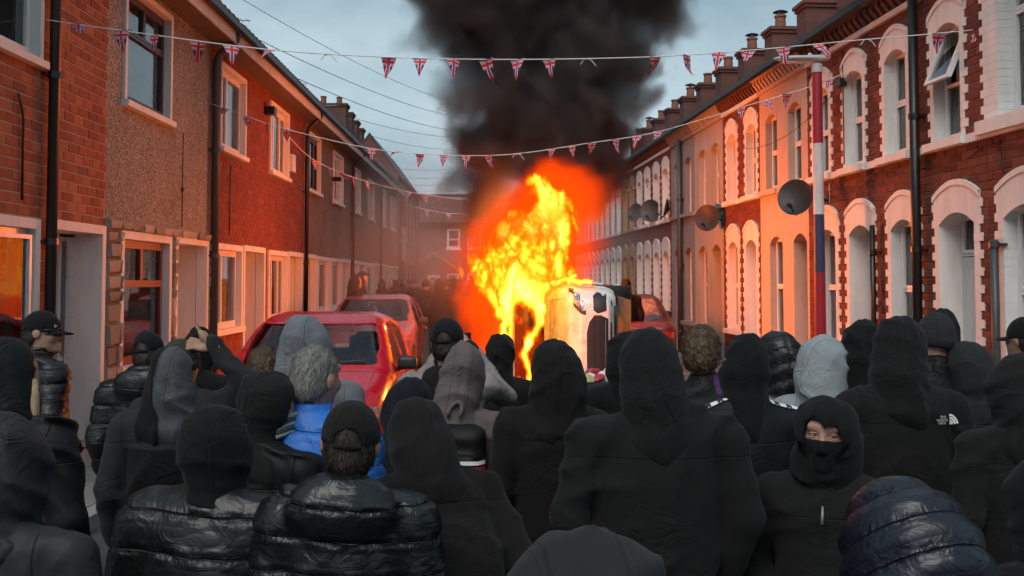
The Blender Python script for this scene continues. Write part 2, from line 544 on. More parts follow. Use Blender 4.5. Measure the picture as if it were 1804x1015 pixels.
def framewin(root, x0, x1, z0, z1, y, fr, layout, t=0.055, dep=0.06, pane=None, curtain='net', name='window', open_top=False, ajar=0.0):
    """window in an opening: frame > casements (bars), panes, curtain; layout: list of (fx0, fx1, fz0, fz1) lights in 0..1"""
    b = MB()
    o = [(x0 + t, x1 - t, z0 + t, z1 - t)]
    fb = panel(x1, z0, z1, o, y, y + dep, x0)
    win = fb.build(name, fr, root)
    w, h = x1 - x0 - 2 * t, z1 - z0 - 2 * t
    for (a, c, d, e) in layout:
        ax, cx, dz, ez = x0 + t + a * w, x0 + t + c * w, z0 + t + d * h, z0 + t + e * h
        s = 0.04
        sb = panel(cx - 0.002, dz + 0.002, ez - 0.002, [(ax + s, cx - s, dz + s, ez - s)], y - 0.012, y + dep - 0.012, ax + 0.002)
        so = sb.build('sash', fr, win)
        pb = MB().add([(ax + s - 0.005, y + 0.02, dz + s - 0.005), (cx - s + 0.005, y + 0.02, dz + s - 0.005), (cx - s + 0.005, y + 0.02, ez - s + 0.005), (ax + s - 0.005, y + 0.02, ez - s + 0.005)], [(0, 1, 2, 3)])
        po = pb.build('pane', pane or m_glass, win)
        if open_top and d > 0.4:
            for ob in (so, po):     # top-hung light pushed out at the bottom
                me = ob.data
                for v in me.vertices:
                    v.co.y -= (ez - v.co.z) * 0.42
        if ajar and a > 0.3:
            for ob in (so, po):     # side-hung light standing slightly open
                for v in ob.data.vertices:
                    v.co.y -= (v.co.x - ax) * ajar
    if curtain == 'any':
        curtain = rnd.choice(('net', 'net', 'blind', 'tied', 'tied'))
    if curtain:
        cm = m_curtain if curtain in ('net', 'tied') else m_curtain_d
        cb = MB()
        n = 40
        spans = [(0.02, 0.98)] if curtain in ('net', 'blind') else [(0.02, 0.27), (0.7, 0.98)]
        for (a, c) in spans:
            vs = []
            for i in range(n + 1):
                u = a + (c - a) * i / n
                xx = x0 + t + u * w
                yy = y + 0.13 + (0.018 * math.sin(i * 1.9) + 0.01 * math.sin(i * 0.7) if curtain != 'blind' else 0)
                vs += [(xx, yy, z0 + t), (xx, yy, z1 - t)]
            cb.add(vs, [(2 * i, 2 * i + 2, 2 * i + 3, 2 * i + 1) for i in range(n)])
        cb.build('curtain', cm, win, smooth=True)
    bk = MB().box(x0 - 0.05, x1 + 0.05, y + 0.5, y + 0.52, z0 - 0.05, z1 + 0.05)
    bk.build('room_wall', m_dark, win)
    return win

def surround(root, x0, x1, z0, z1, mat, w=0.1, proud=0.035, bottom=True, depth=0.12):
    b = MB()
    y0 = -proud
    b.box(x0 - w, x0, y0, depth, z0 - (w * 0.8 if bottom else 0), z1 + w)
    b.box(x1, x1 + w, y0, depth, z0 - (w * 0.8 if bottom else 0), z1 + w)
    b.box(x0, x1, y0 - 0.002, depth, z1, z1 + w + 0.002)
    s = b.build('surround', mat, root)
    if bottom:
        MB().box(x0 - w - 0.02, x1 + w + 0.02, y0 - 0.05, depth - 0.01, z0 - w, z0).build('sill', mat, root)
    return s

def pipe(root, x, z0, z1, r, mat, y=-0.09, top=True, name='downpipe'):
    b = MB()
    pts = [(x, y, z0), (x, y, z1)]
    if top:
        pts += [(x, y - 0.04, z1 + 0.1), (x, y - 0.28, z1 + 0.32), (x, y - 0.3, z1 + 0.42)]
    b.tube(pts, r, 10)
    o = b.build(name, mat, root, smooth=True)
    z = z0 + 0.5
    while z < z1:
        MB().lathe([(r, z - 0.03), (r + 0.012, z - 0.03), (r + 0.012, z + 0.03), (r, z + 0.03)], 10, M=Matrix.Translation((x, y, 0))).build('collar', mat, o, smooth=False)
        MB().box(x - r - 0.05, x + r + 0.05, y + r * 0.6, 0.0, z - 0.012, z + 0.012).build('bracket', mat, o)
        z += 1.55
    return o

def roof(root, W, ze, depth, zr, over, mat, gut=m_pipe_b, x0=0.0, both=True):
    """pitched roof: slab, ridge, gutter"""
    t = 0.09
    k = (zr - ze) / depth
    pts = [(-over, ze - over * k), (depth, zr), (2 * depth, ze), (2 * depth, ze + t), (depth, zr + t * 1.2), (-over, ze - over * k + t)]
    r = MB().prism(pts, x0, W, axis='x').build('roof', mat, root, fix=True)
    gz = ze - over * k - 0.03
    b = MB()
    prof = [(-over - 0.11, gz + 0.06), (-over - 0.10, gz - 0.02), (-over - 0.05, gz - 0.06), (-over + 0.0, gz - 0.02), (-over + 0.01, gz + 0.06)]
    b.prism(prof, x0, W, axis='x')
    b.build('gutter', gut, root, fix=True)
    return r

def chimney(root, x, y0, y1, w, zb, zt, pots=2, mat=None, cowl=False):
    mat = mat or m_brickC
    b = MB().box(x - w / 2, x + w / 2, y0, y1, zb, zt - 0.16)
    c = b.build('chimney', mat, root)
    MB().box(x - w / 2 - 0.04, x + w / 2 + 0.04, y0 - 0.04, y1 + 0.04, zt - 0.16, zt - 0.08).build('chimney_cap', mat, c)
    MB().box(x - w / 2 - 0.08, x + w / 2 + 0.08, y0 - 0.08, y1 + 0.08, zt - 0.079, zt).build('chimney_cap', mat, c)
    for k in range(pots):
        yy = y0 + (y1 - y0) * (k + 0.5) / pots
        M = Matrix.Translation((x, yy, zt))
        hp = 0.36 + 0.04 * ((k * 7) % 3)
        MB().lathe([(0.0, 0), (0.17, 0), (0.14, 0.05), (0.125, hp - 0.06), (0.15, hp - 0.05), (0.15, hp), (0.11, hp), (0.1, 0.1)], 14, M=M).build('chimney_pot', m_pot, c, smooth=False)
        if cowl:
            MB().lathe([(0.0, hp + 0.16), (0.17, hp + 0.1), (0.19, hp + 0.08), (0.0, hp + 0.075)], 14, M=M).build('cowl', m_pipe_b, c)
            MB().tube([(x, yy, zt + hp - 0.02), (x, yy, zt + hp + 0.1)], 0.07, 8).build('cowl_neck', m_metal, c)
    return c

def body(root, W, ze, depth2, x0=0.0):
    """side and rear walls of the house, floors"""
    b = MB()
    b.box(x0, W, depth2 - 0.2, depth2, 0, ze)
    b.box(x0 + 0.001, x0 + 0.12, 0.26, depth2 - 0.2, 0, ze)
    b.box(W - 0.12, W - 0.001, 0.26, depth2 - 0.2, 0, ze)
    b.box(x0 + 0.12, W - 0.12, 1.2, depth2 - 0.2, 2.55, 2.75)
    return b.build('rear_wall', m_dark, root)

# ------------------------------------------------------------------ left row
def left_root(name, s0):
    return empty(name, (wallx(WL, s0), s0 * SC, 0.0), math.atan2(1, WL[1]), SC)
LAY2 = [(0, 0.36, 0, 1), (0.36, 1, 0, 1)]
LAY3 = [(0, 0.3, 0, 1), (0.3, 0.7, 0, 1), (0.7, 1, 0, 1)]
LAYT = [(0, 1, 0, 0.66), (0, 0.5, 0.66, 1), (0.5, 1, 0.66, 1)]

def porch(root, x0, x1, z1, near, doormat=m_door_w, jamb=m_white, depth=0.42, blocks=False):
    b = MB()
    b.box(x0 - 0.06, x0, 0.13, depth, 0, z1)
    b.box(x1, x1 + 0.06, 0.13, depth, 0, z1)
    b.box(x0 - 0.06, x1 + 0.06, 0.13, depth, z1, z1 + 0.06)
    b.box(x0 - 0.06, x1 + 0.06, depth + 0.06, depth + 0.1, 0, z1 + 0.06)
    p = b.build('porch', jamb, root)
    d = MB().box(x0 + 0.04, x0 + 0.95, depth, depth + 0.05, 0.12, 2.1).build('door', doormat, root)
    for (a, c, e, f) in ((0.14, 0.44, 0.25, 0.95), (0.52, 0.82, 0.25, 0.95), (0.14, 0.44, 1.1, 1.95), (0.52, 0.82, 1.1, 1.95)):
        MB().cbox(x0 + a + 0.02, x0 + c + 0.02, depth - 0.018, depth + 0.01, e, f, 0.015).build('door_panel', doormat, d)
    MB().tube([(x0 + 0.88, depth - 0.05, 1.02), (x0 + 0.78, depth - 0.05, 1.02)], 0.012, 6).build('handle', m_metal, d)
    MB().box(x0 + 0.001, x1 - 0.001, -0.06, depth - 0.002, 0.0, 0.118).build('doorstep', m_kerb, root)
    if blocks:      # white painted blockwork of the porch wall, each block proud of its joints
        z, r = 0.125, 0
        while z < z1 - 0.1:
            for (ya, yb) in (((-0.03, 0.19), (0.195, 0.35)) if r % 2 else ((-0.03, 0.08), (0.085, 0.35))):
                MB().box(x1 - 0.004, x1 + 0.01, ya, yb, z, min(z + 0.21, z1 - 0.003)).build('painted_block', jamb, p)
            z += 0.2125; r += 1
        wv = MB().box(x0 + 1.0, x0 + 1.36, depth - 0.001, depth + 0.06, 0.95, 2.25).build('window', m_upvc, root)
        MB().box(x0 + 1.05, x0 + 1.31, depth - 0.012, depth - 0.006, 1.0, 2.2).build('pane', m_curtain_d, wv)
    return p

def left_house(s0, s1, wall_m, label, ups, lows, doors, bricks=None, brick_m=None, limit=300, low_m=None, frames=(m_upvc, m_upvc), lay=(LAY2, LAY2), cur=('any', 'any'), stone=False,
               ze=5.3, sur=m_white, doorm=m_door_w, blocks=False, ajar=0.0, soff=m_soffit, tiles=True, name='terraced_house', detail=True):
    root = left_root(name, s0)
    W = (s1 - s0)
    tag(root, label, 'house', 'terraced houses on the left')
    ops, bops = [], []
    for (a, c, z0, z1) in ups + lows:
        ops.append((a - s0, c - s0, z0, z1))
        bops.append((a - s0 - 0.1, c - s0 + 0.1, z0 - 0.1, z1 + 0.1))
    for (a, c, z1) in doors:
        ops.append((a - s0, c - s0, 0, z1))
        bops.append((a - s0 - 0.1, c - s0 + 0.1, 0, z1 + 0.1))
    wall = panel(W, 0, ze, [(o[0] - 0.005, o[1] + 0.005, o[2] - (0.005 if o[2] > 0.01 else 0), o[3] + 0.005) for o in ops]).build('wall', wall_m, root)
    body(root, W, ze, 7.8)
    if bricks:
        place_bricks(root, wall, lay_bricks(W, 0.02, ze - 0.02, bops, h=0.086 if limit else 0.08, joint=0.012), brick_m, limit)
    if stone:       # rock-faced cladding below the lintels
        rr = random.Random(5)
        z = 0.02
        while z < 2.42:
            h = rr.choice((0.12, 0.16, 0.2, 0.24))
            h = min(h, 2.46 - z)
            for (a, c, zz, hh) in lay_bricks(W, z, z + h, bops, L=rr.uniform(0.22, 0.42), h=h, joint=0.014):
                b = MB()
                j = [rr.uniform(0, 0.02) for _ in range(4)]
                y = -0.055 - rr.random() * 0.03
                v = [(a, 0, zz), (c, 0, zz), (c, 0, zz + hh), (a, 0, zz + hh),
                     (a + 0.012 + j[0], y, zz + 0.012), (c - 0.012, y + 0.012, zz + 0.01 + j[1]), (c - 0.012 - j[2], y - 0.008, zz + hh - 0.012), (a + 0.01, y + 0.008, zz + hh - 0.01 - j[3])]
                b.add(v, [(4, 5, 6, 7), (0, 1, 5, 4), (1, 2, 6, 5), (2, 3, 7, 6), (3, 0, 4, 7)])
                b.build('cladding_stone', m_stone, wall)
            z += h + 0.014
    for (a, c, z0, z1) in ups:
        framewin(root, a - s0, c - s0, z0, z1, 0.06, frames[0], lay[0], curtain=cur[0])
        surround(root, a - s0, c - s0, z0, z1, sur, 0.07)
    for (a, c, z0, z1) in lows:
        framewin(root, a - s0, c - s0, z0, z1, 0.06, frames[1], lay[1], curtain=cur[1], ajar=ajar)
        surround(root, a - s0, c - s0, z0, z1, sur, 0.09)
    for (a, c, z1) in doors:
        surround(root, a - s0, c - s0, 0.0, z1, sur, 0.09, bottom=False)
        porch(root, a - s0, c - s0, z1, s0 < 12, doorm, sur, depth=0.42 if not blocks else 0.36, blocks=blocks)
    # eaves
    over, k = 0.36, 0.62
    MB().box(0, W, -over, 0.0, ze - 0.02, ze + 0.004).build('soffit', soff, root)
    MB().box(0, W, -over - 0.025, -over, ze - 0.04, ze + 0.16).build('fascia', m_fascia, root)
    roof(root, W, ze + 0.2 + over * k, 3.9, ze + 0.2 + (over + 3.9) * k, over + 0.02, m_tile)
    if tiles:
        for i in range(int(W / 0.23)):
            x = i * 0.23 + 0.01
            y0, z0 = -over - 0.12, ze + 0.22
            b = MB()
            v = []
            for q in range(6):
                u = q / 5
                zz = 0.045 * math.sin(u * math.pi * 1.4)
                v += [(x + u * 0.225, y0, z0 + zz), (x + u * 0.225, y0 + 0.35, z0 + zz + 0.35 * k), (x + u * 0.225, y0, z0 + zz - 0.02)]
            f = []
            for q in range(5):
                f += [(q * 3, q * 3 + 3, q * 3 + 4, q * 3 + 1), (q * 3 + 2, q * 3 + 5, q * 3 + 3, q * 3)]
            b.add(v, f)
            b.build('roof_tile', m_tile, root)
    return root

DT = 2.34
h0 = left_house(6.4, 10.62, m_mortar, 'orange brick terraced house at the left edge with white porch and brown downpipe',
                [(7.35, 8.98, 3.8, 5.2)], [(7.25, 8.98, 0.8, 2.26)], [(9.36, 10.5, 2.28)], True, m_brickL, 300, cur=('blind', 'blind'), lay=([(0, 0.5, 0, 1), (0.5, 1, 0, 1)], [(0, 0.5, 0, 1), (0.5, 1, 0, 1)]), blocks=True, ajar=math.tan(R(5.2)))
pipe(h0, 9.16 - 6.4, 0.1, 5.2, 0.05, paint('brown_pipe', (0.03, 0.022, 0.02), 0.4, 0.4, 4))
MB().tube([(2.3, -0.03, 2.5), (2.3, -0.03, 3.2), (2.27, -0.03, 3.3), (2.18, -0.035, 3.42)], 0.012, 6).build('cable', m_pipe_b, h0, smooth=True)
h1 = left_house(10.62, 14.5, m_pebble, 'pebbledashed terraced house with stone cladding below and a red-brown ground floor window',
                [(11.12, 12.6, 3.82, 5.12)], [(11.12, 12.66, 0.82, 2.26)], [(13.0, 14.3, 2.28)], frames=(m_brownframe, m_redframe), lay=(LAYT, LAYT), stone=True, cur=('net', 'blind'))
pipe(h1, 14.46 - 10.62, 0.1, 5.0, 0.06, m_pipe_g)
pipe(h1, 13.2 - 10.62, 2.5, 3.75, 0.006, m_pipe_b, y=-0.012, top=False, name='cable')
h2 = left_house(14.5, 17.98, m_mortar_d, 'red brick terraced house lit by the fire, first after the grey downpipe',
                [(15.0, 16.38, 3.82, 5.05)], [(14.8, 16.24, 1.05, 2.26)], [(16.47, 17.82, 2.28)], True, m_brickL2, 0, cur=('net', 'tied'), doorm=m_door_d)
h3 = left_house(17.98, 21.47, m_mortar_d, 'red brick terraced house lit by the fire, its right end at a black downpipe',
                [(18.3, 19.82, 3.82, 5.05)], [(18.26, 19.78, 1.05, 2.26)], [(20.02, 21.3, 2.28)], True, m_brickL2, 0, lay=(LAY3, LAY3), cur=('net', 'tied'))
pipe(h3, 21.45 - 17.98, 0.1, 5.0, 0.045, m_pipe_b)
lab = ['brown terraced house behind the two red cars, after the black downpipe', 'brown terraced house with a small grey lamp between its upper windows',
       'brown terraced house in thin smoke, third of the brown houses', 'brown terraced house in thin smoke, fourth of the brown houses',
       'brown terraced house in thin smoke, fifth of the brown houses', 'brown terraced house in thin smoke, last of the brown houses before the tall block']
for i in range(6):
    s0 = 21.47 + i * 3.46
    hh = left_house(s0, s0 + 3.46, m_brickF, lab[i], [(s0 + 0.48, s0 + 1.95, 3.82, 5.05)], [(s0 + 1.75, s0 + 3.3, 1.05, 2.26)] if i % 2 == 0 else [(s0 + 0.2, s0 + 1.75, 1.05, 2.26)],
                    [(s0 + 0.2, s0 + 1.5, 2.28)] if i % 2 == 0 else [(s0 + 1.98, s0 + 3.25, 2.28)], lay=(LAY3, LAY2), frames=(m_brownframe if i == 0 else m_upvc, m_upvc), doorm=m_door_d if i % 2 else m_door_w, tiles=i < 2)
    if i % 2:
        pipe(hh, 3.43, 0.1, 5.0, 0.05, m_pipe_b)
    if i == 1:
        MB().box(2.9 - 2.6, 3.1 - 2.6, -0.22, 0, 4.32, 4.42).build('wall_lamp', m_pipe_b, hh)
MB().box(3.25, 3.45, -0.2, 0, 4.78, 4.92).build('wall_lamp', m_pipe_b, h2)

# taller block at the far end of the left row
def tall_block():
    s0, s1 = 42.3, 53.6
    root = left_root('apartment_block', s0)
    tag(root, 'taller red brick block at the far end of the left row', 'building')
    W = s1 - s0
    ops = []
    wins = []
    for i in range(6):
        a = 0.8 + i * 1.75
        wins += [(a, a + 1.1, 3.6, 5.7)]
        ops += [(a, a + 1.1, 3.6, 5.7), (a, a + 1.1, 0.4, 2.4)]
    panel(W, 0, 6.3, ops).build('wall', m_brickFR, root)
    body(root, W, 6.3, 5.0)
    for (a, c, z0, z1) in wins:
        framewin(root, a, c, z0, z1, 0.08, m_upvc, [(0, 1, 0, 0.6), (0, 1, 0.6, 1)], curtain='blind')
    for i in range(6):
        a = 0.8 + i * 1.75
        framewin(root, a, a + 1.1, 0.4, 2.4, 0.08, m_upvc, [(0, 0.5, 0, 1), (0.5, 1, 0, 1)], curtain='net')
    MB().box(1.5, 8.0, -0.1, 0.0, 2.55, 3.25).build('shop_fascia', paint('red_board', (0.25, 0.02, 0.02), 0.5), root)
    roof(root, W, 6.3, 1.25, 8.0, 0.15, m_slate)
    for i in range(4):
        chimney(root, 4.6 + i * 1.9, 2.9, 4.4, 0.85, 4, 10.1 - 0.1 * i, 2)
    MB().box(0, W, 3.0, 4.9, 6.3, 6.5).build('rear_roof', m_slate, root)
    for xa in (0.01, W - 0.21):
        MB().prism([(0.02, 6.301), (2.48, 6.301), (1.25, 7.97)], xa, xa + 0.2, axis='x').build('gable', m_brickFR, root, fix=True)
    return root
tall_block()

# building closing the street
def end_building():
    Y = 62 * SC
    root = empty('end_house', (-9.0, Y, 0), 0, SC)
    tag(root, 'red brick house closing the far end of the street, with gabled door canopy', 'house')
    W = 14.0
    ops = []
    X = lambda px: (at(px, 493, Y).x + 9.0) / SC
    ww = [(X(787), X(811), 3.75, 5.0), (X(823), X(847), 3.75, 5.0), (X(787), X(809), 0.9, 2.2), (X(823), X(847), 0.9, 2.2), (X(905), X(930), 3.75, 5.0), (X(905), X(930), 0.9, 2.2), (X(960), X(985), 3.75, 5.0)]
    dr = (X(753), X(775), 0, 2.1)
    panel(W, 0, 5.25, ww + [dr]).build('wall', m_brickFR, root)
    body(root, W, 5.25, 7.5)
    for w in ww:
        framewin(root, *w, 0.05, m_upvc, [(0, 1, 0, 0.45), (0, 1, 0.45, 1)], t=0.1, curtain='blind')
        MB().box(w[0] - 0.06, w[1] + 0.06, -0.08, 0.05, w[2] - 0.1, w[2]).build('sill', m_white, root)
    framewin(root, *dr, 0.05, m_upvc, [(0, 1, 0, 1)], t=0.12, name='door', curtain='blind')
    cx = (dr[0] + dr[1]) / 2
    MB().prism([(cx - 1.35, 2.5), (cx - 1.35, 2.62), (cx, 3.55), (cx + 1.35, 2.62), (cx + 1.35, 2.5), (cx, 3.38)], -0.7, 0.0).build('canopy', paint('canopy_board', (0.26, 0.17, 0.14), 0.8), root, fix=True)
    MB().box(0, W, -0.3, 0.0, 5.2, 5.32).build('fascia', m_fascia, root)
    rf = roof(root, W, 5.4, 4.0, 7.4, 0.3, m_tile)
    k = 2.0 / 4.0
    for i in range(12):         # courses of tiles
        y = -0.3 + i * 0.35
        MB().box(0, W, y, y + 0.36, 5.4 + y * k + 0.1, 5.4 + y * k + 0.16).build('tile_course', m_tile, rf)
    return root
end_building()

# ------------------------------------------------------------------ right row
def right_root(name, s1):
    return empty(name, (wallx(WR, s1), s1 * SC, 0.0), math.atan2(-1, -WR[1]), SC)

def arch_z(x, hw, zs, zc):
    r = zc - zs
    return zs + r * (1 - (x / hw) ** 2)

def arched(root, cx, z0, zs, zc, hw, shw, ztop, mat, kind, pieces, quoin=True, frame=m_upvc, cur='net', opent=False, deep=0.125):
    """arched opening: head, toothed jambs of painted brick, sash window or recessed door"""
    zo = ztop - 0.16
    dep = 0.26 if kind == 'door' else deep
    n = 10
    b = MB()
    v, f = [], []
    proud = 0.024 if quoin else 0.004
    for i in range(n + 1):
        u = -1 + 2 * i / n
        xi, xo = cx + u * hw, cx + u * (shw if quoin else hw + 0.002)
        zi = arch_z(u * hw, hw, zs, zc)
        z_o = arch_z(u * shw, shw, zo, ztop) if quoin else zc + 0.004
        v += [(xi, -proud, zi), (xo, -proud, z_o), (xi, dep, zi), (xo, dep, z_o)]
    for i in range(n):
        a, c = 4 * i, 4 * i + 4
        f += [(a, c, c + 1, a + 1), (a + 2, c + 2, c, a), (a + 1, c + 1, c + 3, a + 3)]
    f += [(0, 1, 3, 2), (4 * n, 4 * n + 2, 4 * n + 3, 4 * n + 1)]
    b.add(v, f)
    head = b.build('arch_head', mat, root)
    # raised label course following the arch
    if quoin:
        b2 = MB()
        v, f = [], []
        for i in range(n + 1):
            u = -1 + 2 * i / n
            x = cx + u * shw * 1.0
            t = arch_z(u * shw, shw, zo, ztop)
            v += [(x, -proud - 0.014, t - 0.05), (x, -proud - 0.014, t + 0.012), (x, 0, t + 0.012), (x, 0, t - 0.05)]
        for i in range(n):
            a, c = 4 * i, 4 * i + 4
            f += [(a, c, c + 1, a + 1), (a + 1, c + 1, c + 2, a + 2), (a + 3, c + 3, c, a)]
        b2.add(v, f)
        b2.build('label_course', mat, head)
    jo = MB()
    if quoin:
        for sx in (-1, 1):
            z, r = z0, 0
            while z < zo - 0.01:
                h = min(0.09, zo - z)
                wide = shw + 0.035 if r % 2 else shw - 0.03
                a, c = sorted((cx + sx * (hw - 0.006), cx + sx * wide))
                y0 = -0.02 - 0.003 * rnd.random()
                if z > zs:   # beside the arch only the outer end of the block
                    a, c = sorted((cx + sx * (shw - 0.005), cx + sx * wide))
                    if c - a < 0.02 or r % 2 == 0:
                        z += h; r += 1
                        continue
                if pieces:
                    MB().box(a, c, y0, dep - 0.01, z + 0.0012, z + h - 0.0012).build('painted_brick', mat, head)
                else:
                    jo.box(a, c, y0, dep - 0.01, z + 0.001, z + h - 0.001)
                z += h; r += 1
        for sx in (-1, 1):
            bk_ = MB()
            a, c = sorted((cx + sx * (hw - 0.003), cx + sx * (shw - 0.035)))
            bk_.box(a, c, -0.012, dep - 0.012, z0, zs + 0.02)
            a, c = sorted((cx + sx * (hw + 0.004), cx + sx * (shw - 0.004)))
            bk_.box(a, c, -0.0215, -0.001, zs + 0.0205, zo)
            bk_.build('jamb', mat, head)
        if jo.v:
            tag(jo.build('painted_brickwork', mat, head), kind='stuff')
    else:
        for sx in (-1, 1):
            a, c = sorted((cx + sx * (hw - 0.004), cx + sx * (hw + 0.02)))
            MB().box(a, c, 0.003, dep, z0, zs).build('jamb', mat, head)
    if kind == 'door':
        d = MB().box(cx - hw, cx + hw, dep - 0.02, dep + 0.03, 0.13, 2.05).build('door', m_door_w, root)
        for (a, c, e, g2) in ((-0.26, -0.03, 0.3, 0.9), (0.03, 0.26, 0.3, 0.9), (-0.26, -0.03, 1.1, 1.9), (0.03, 0.26, 1.1, 1.9)):
            MB().cbox(cx + a, cx + c, dep - 0.035, dep - 0.01, e, g2, 0.012).build('door_panel', m_door_w, d)
        MB().tube([(cx + 0.28, dep - 0.06, 1.0), (cx + 0.2, dep - 0.06, 1.0)], 0.012, 6).build('handle', m_metal, d)
        framewin(root, cx - hw, cx + hw, 2.06, zc, dep - 0.02, frame, [(0, 1, 0, 1)], t=0.03, curtain='blind', name='fanlight')
        MB().box(cx - hw - 0.1, cx + hw + 0.1, -0.16, dep, 0.0, 0.13).build('doorstep', m_kerb, root)
    else:
        framewin(root, cx - hw, cx + hw, z0, zc, dep - 0.01, frame, [(0, 1, 0, 0.5), (0, 1, 0.5, 1)], t=0.04, curtain=cur, open_top=opent)
        MB().box(cx - shw - 0.03, cx + shw + 0.03, -0.1, dep, z0 - 0.09, z0 - 0.002).build('sill', mat, root)
    return (cx - hw, cx + hw, z0 if kind != 'door' else 0.0, zc), (cx, shw, zo, ztop, z0, zs)

def right_house(s0, s1, label, style, ups, lows, wall_m, sur=m_white, bricks=False, limit=300, pieces=False, chim=True, big=None, cur='any', opent=None, cowl=False, ze=5.06, group=True):
    """s0 nearer, s1 farther; ups / lows: list of (centre s, kind)"""
    root = right_root('terraced_house', s1)
    tag(root, label, 'house', 'terraced houses on the right')
    W = s1 - s0
    quoin = style == 'quoin'
    ops, heads = [], []
    for i, s in enumerate(ups):
        if big == s:
            x0, x1 = s1 - s - 0.62, s1 - s + 0.62
            framewin(root, x0, x1, 3.42, 5.0, 0.14, m_upvc, [(0, 1, 0, 0.68), (0, 1, 0.68, 1)], curtain='blind')
            b = MB()
            hd = MB().box(x0 - 0.3, x1 + 0.3, -0.024, 0.14, 5.0, 5.06).build('arch_head', sur, root)
            for (xa, sx) in ((x0, -1), (x1, 1)):
                z, r = 3.42, 0
                while z < 4.99:
                    a, c = sorted((xa - sx * 0.006, xa + sx * (0.33 if r % 2 else 0.27)))
                    MB().box(a, c, -0.022, 0.14, z + 0.0012, min(z + 0.0813, 4.999)).build('painted_brick', sur, hd)
                    z += 0.0825; r += 1
            MB().box(x0 - 0.3, x1 + 0.34, -0.11, 0.14, 3.28, 3.418).build('sill', sur, root)
            ops.append((x0, x1, 3.42, 5.0))
            heads.append(('rect', x0 - 0.28, x1 + 0.28, 3.3, 5.06))
            continue
        o, hd = arched(root, s1 - s, 3.34, 4.52, 4.64, 0.3, 0.4, 4.94, sur, 'window', pieces, quoin, cur=cur, opent=(opent == s))
        ops.append(o); heads.append(hd)
    for (s, kind, wide) in lows:
        hw = 0.33 + wide
        o, hd = arched(root, s1 - s, 0.13 if kind == 'door' else 0.85, 2.4, 2.53, hw, hw + 0.12, 2.88, sur, kind, pieces, quoin, cur=cur)
        ops.append(o); heads.append(hd)
    wall = panel(W, 0, ze, [(o[0] - 0.005, o[1] + 0.005, o[2] - (0.005 if o[2] > 0.01 else 0), o[3] + 0.005) for o in ops]).build('wall', wall_m, root)
    body(root, W, ze, 7.6)
    if bricks:
        def inside(x, z):
            for h in heads:
                if h[0] == 'rect':
                    if h[1] < x < h[2] and h[3] < z < h[4]: return True
                    continue
                cx, shw, zo, zt, z0, zs = h
                if abs(x - cx) < shw + 0.03 and z0 - 0.1 < z < arch_z(min(abs(x - cx), shw), shw, zo, zt) - 0.02:
                    if abs(x - cx) < shw - 0.02: return True
            return 3.24 < z < 3.34
        bo = []
        for h in heads:
            if h[0] == 'rect':
                bo.append(h[1:])
            else:
                bo.append((h[0] - h[1] + 0.035, h[0] + h[1] - 0.035, h[4] - 0.1, h[2]))
        place_bricks(root, wall, lay_bricks(W, 0.02, 3.23, bo, inside, h=0.079, joint=0.011) + lay_bricks(W, 3.335, ze - 0.02, bo, inside, h=0.079, joint=0.011), m_brickR, limit)
    if quoin or style == 'render':
        MB().box(0, W, -0.055, 0.0, 3.245, 3.335).build('string_course', sur if quoin else wall_m, root)
    # cornice with brackets
    MB().box(0, W, -0.05, 0.02, ze, ze + 0.07).build('frieze', sur if quoin else wall_m, root)
    cm = m_brickC if quoin else wall_m
    nb = int(W / 0.165)
    for i in range(nb):
        x = (i + 0.25) * W / nb
        MB().prism([(-0.14, ze + 0.24), (-0.14, ze + 0.18), (-0.09, ze + 0.12), (-0.06, ze + 0.073), (-0.0, ze + 0.073), (0.0, ze + 0.24)], x, x + 0.085, axis='x').build('cornice_bracket', cm, root, fix=True)
    MB().box(0, W, -0.0005, 0.25, ze + 0.07, ze + 0.3).build('cornice', cm, root)
    MB().box(0, W, -0.17, -0.001, ze + 0.242, ze + 0.3).build('cornice', cm, root)
    roof(root, W, ze + 0.42, 3.9, ze + 0.42 + 2.35, 0.16, m_slate)
    if chim:
        chimney(root, 0.02, 2.5, 3.75, 0.62, 5.3, 8.1, 2, cowl=cowl)
    return root

rC = right_house(7.3, 10.12, 'dark red brick house at the right edge with a wide white upstairs window', 'quoin', [9.25], [(9.4, 'window', 0.1), (7.95, 'door', 0.03)], m_mortar_d, bricks=True, limit=300, pieces=True, big=9.25, cur='any', chim=False)
pipe(rC, 10.12 - 9.88, 0.1, 2.2, 0.04, m_pipe_g, top=False)
rB = right_house(10.12, 12.66, 'dark red brick house with an open top-hung upstairs window and black downpipe', 'quoin', [10.9, 12.17], [(10.75, 'door', 0.05), (12.02, 'window', 0.0)], m_mortar_d, bricks=True, limit=300, pieces=True, opent=10.9, cur='any', chim=False)
pipe(rB, 12.66 - 11.5, 0.1, 5.1, 0.055, m_pipe_b, y=-0.1, top=False)
rA = right_house(12.66, 15.2, 'dark red brick house with white quoins behind the painted lamp post', 'quoin', [13.43, 14.62], [(13.28, 'door', 0.03), (14.45, 'window', 0.0)], m_mortar_d, bricks=True, limit=300, pieces=True, chim=False)
pipe(rA, 15.2 - 12.72, 0.1, 2.5, 0.035, m_pipe_b, top=False)
rP = right_house(15.2, 17.57, 'cream rendered terraced house glowing orange in the firelight', 'render', [15.8, 16.95], [(15.6, 'door', -0.03), (16.75, 'window', 0.0)], m_cream, m_cream, chim=False)
rQ = right_house(17.57, 19.93, 'red brick house with pale quoins between the cream and the beige house', 'quoin', [18.04, 19.3], [(18.1, 'door', 0.0), (19.25, 'window', 0.0)], m_mortar_d, bricks=True, limit=0, chim=True)
rE = right_house(19.93, 22.3, 'beige rendered terraced house with a satellite dish', 'render', [20.55, 21.6], [(20.5, 'door', 0.0), (21.6, 'window', 0.0)], m_beige, m_beige, chim=True)
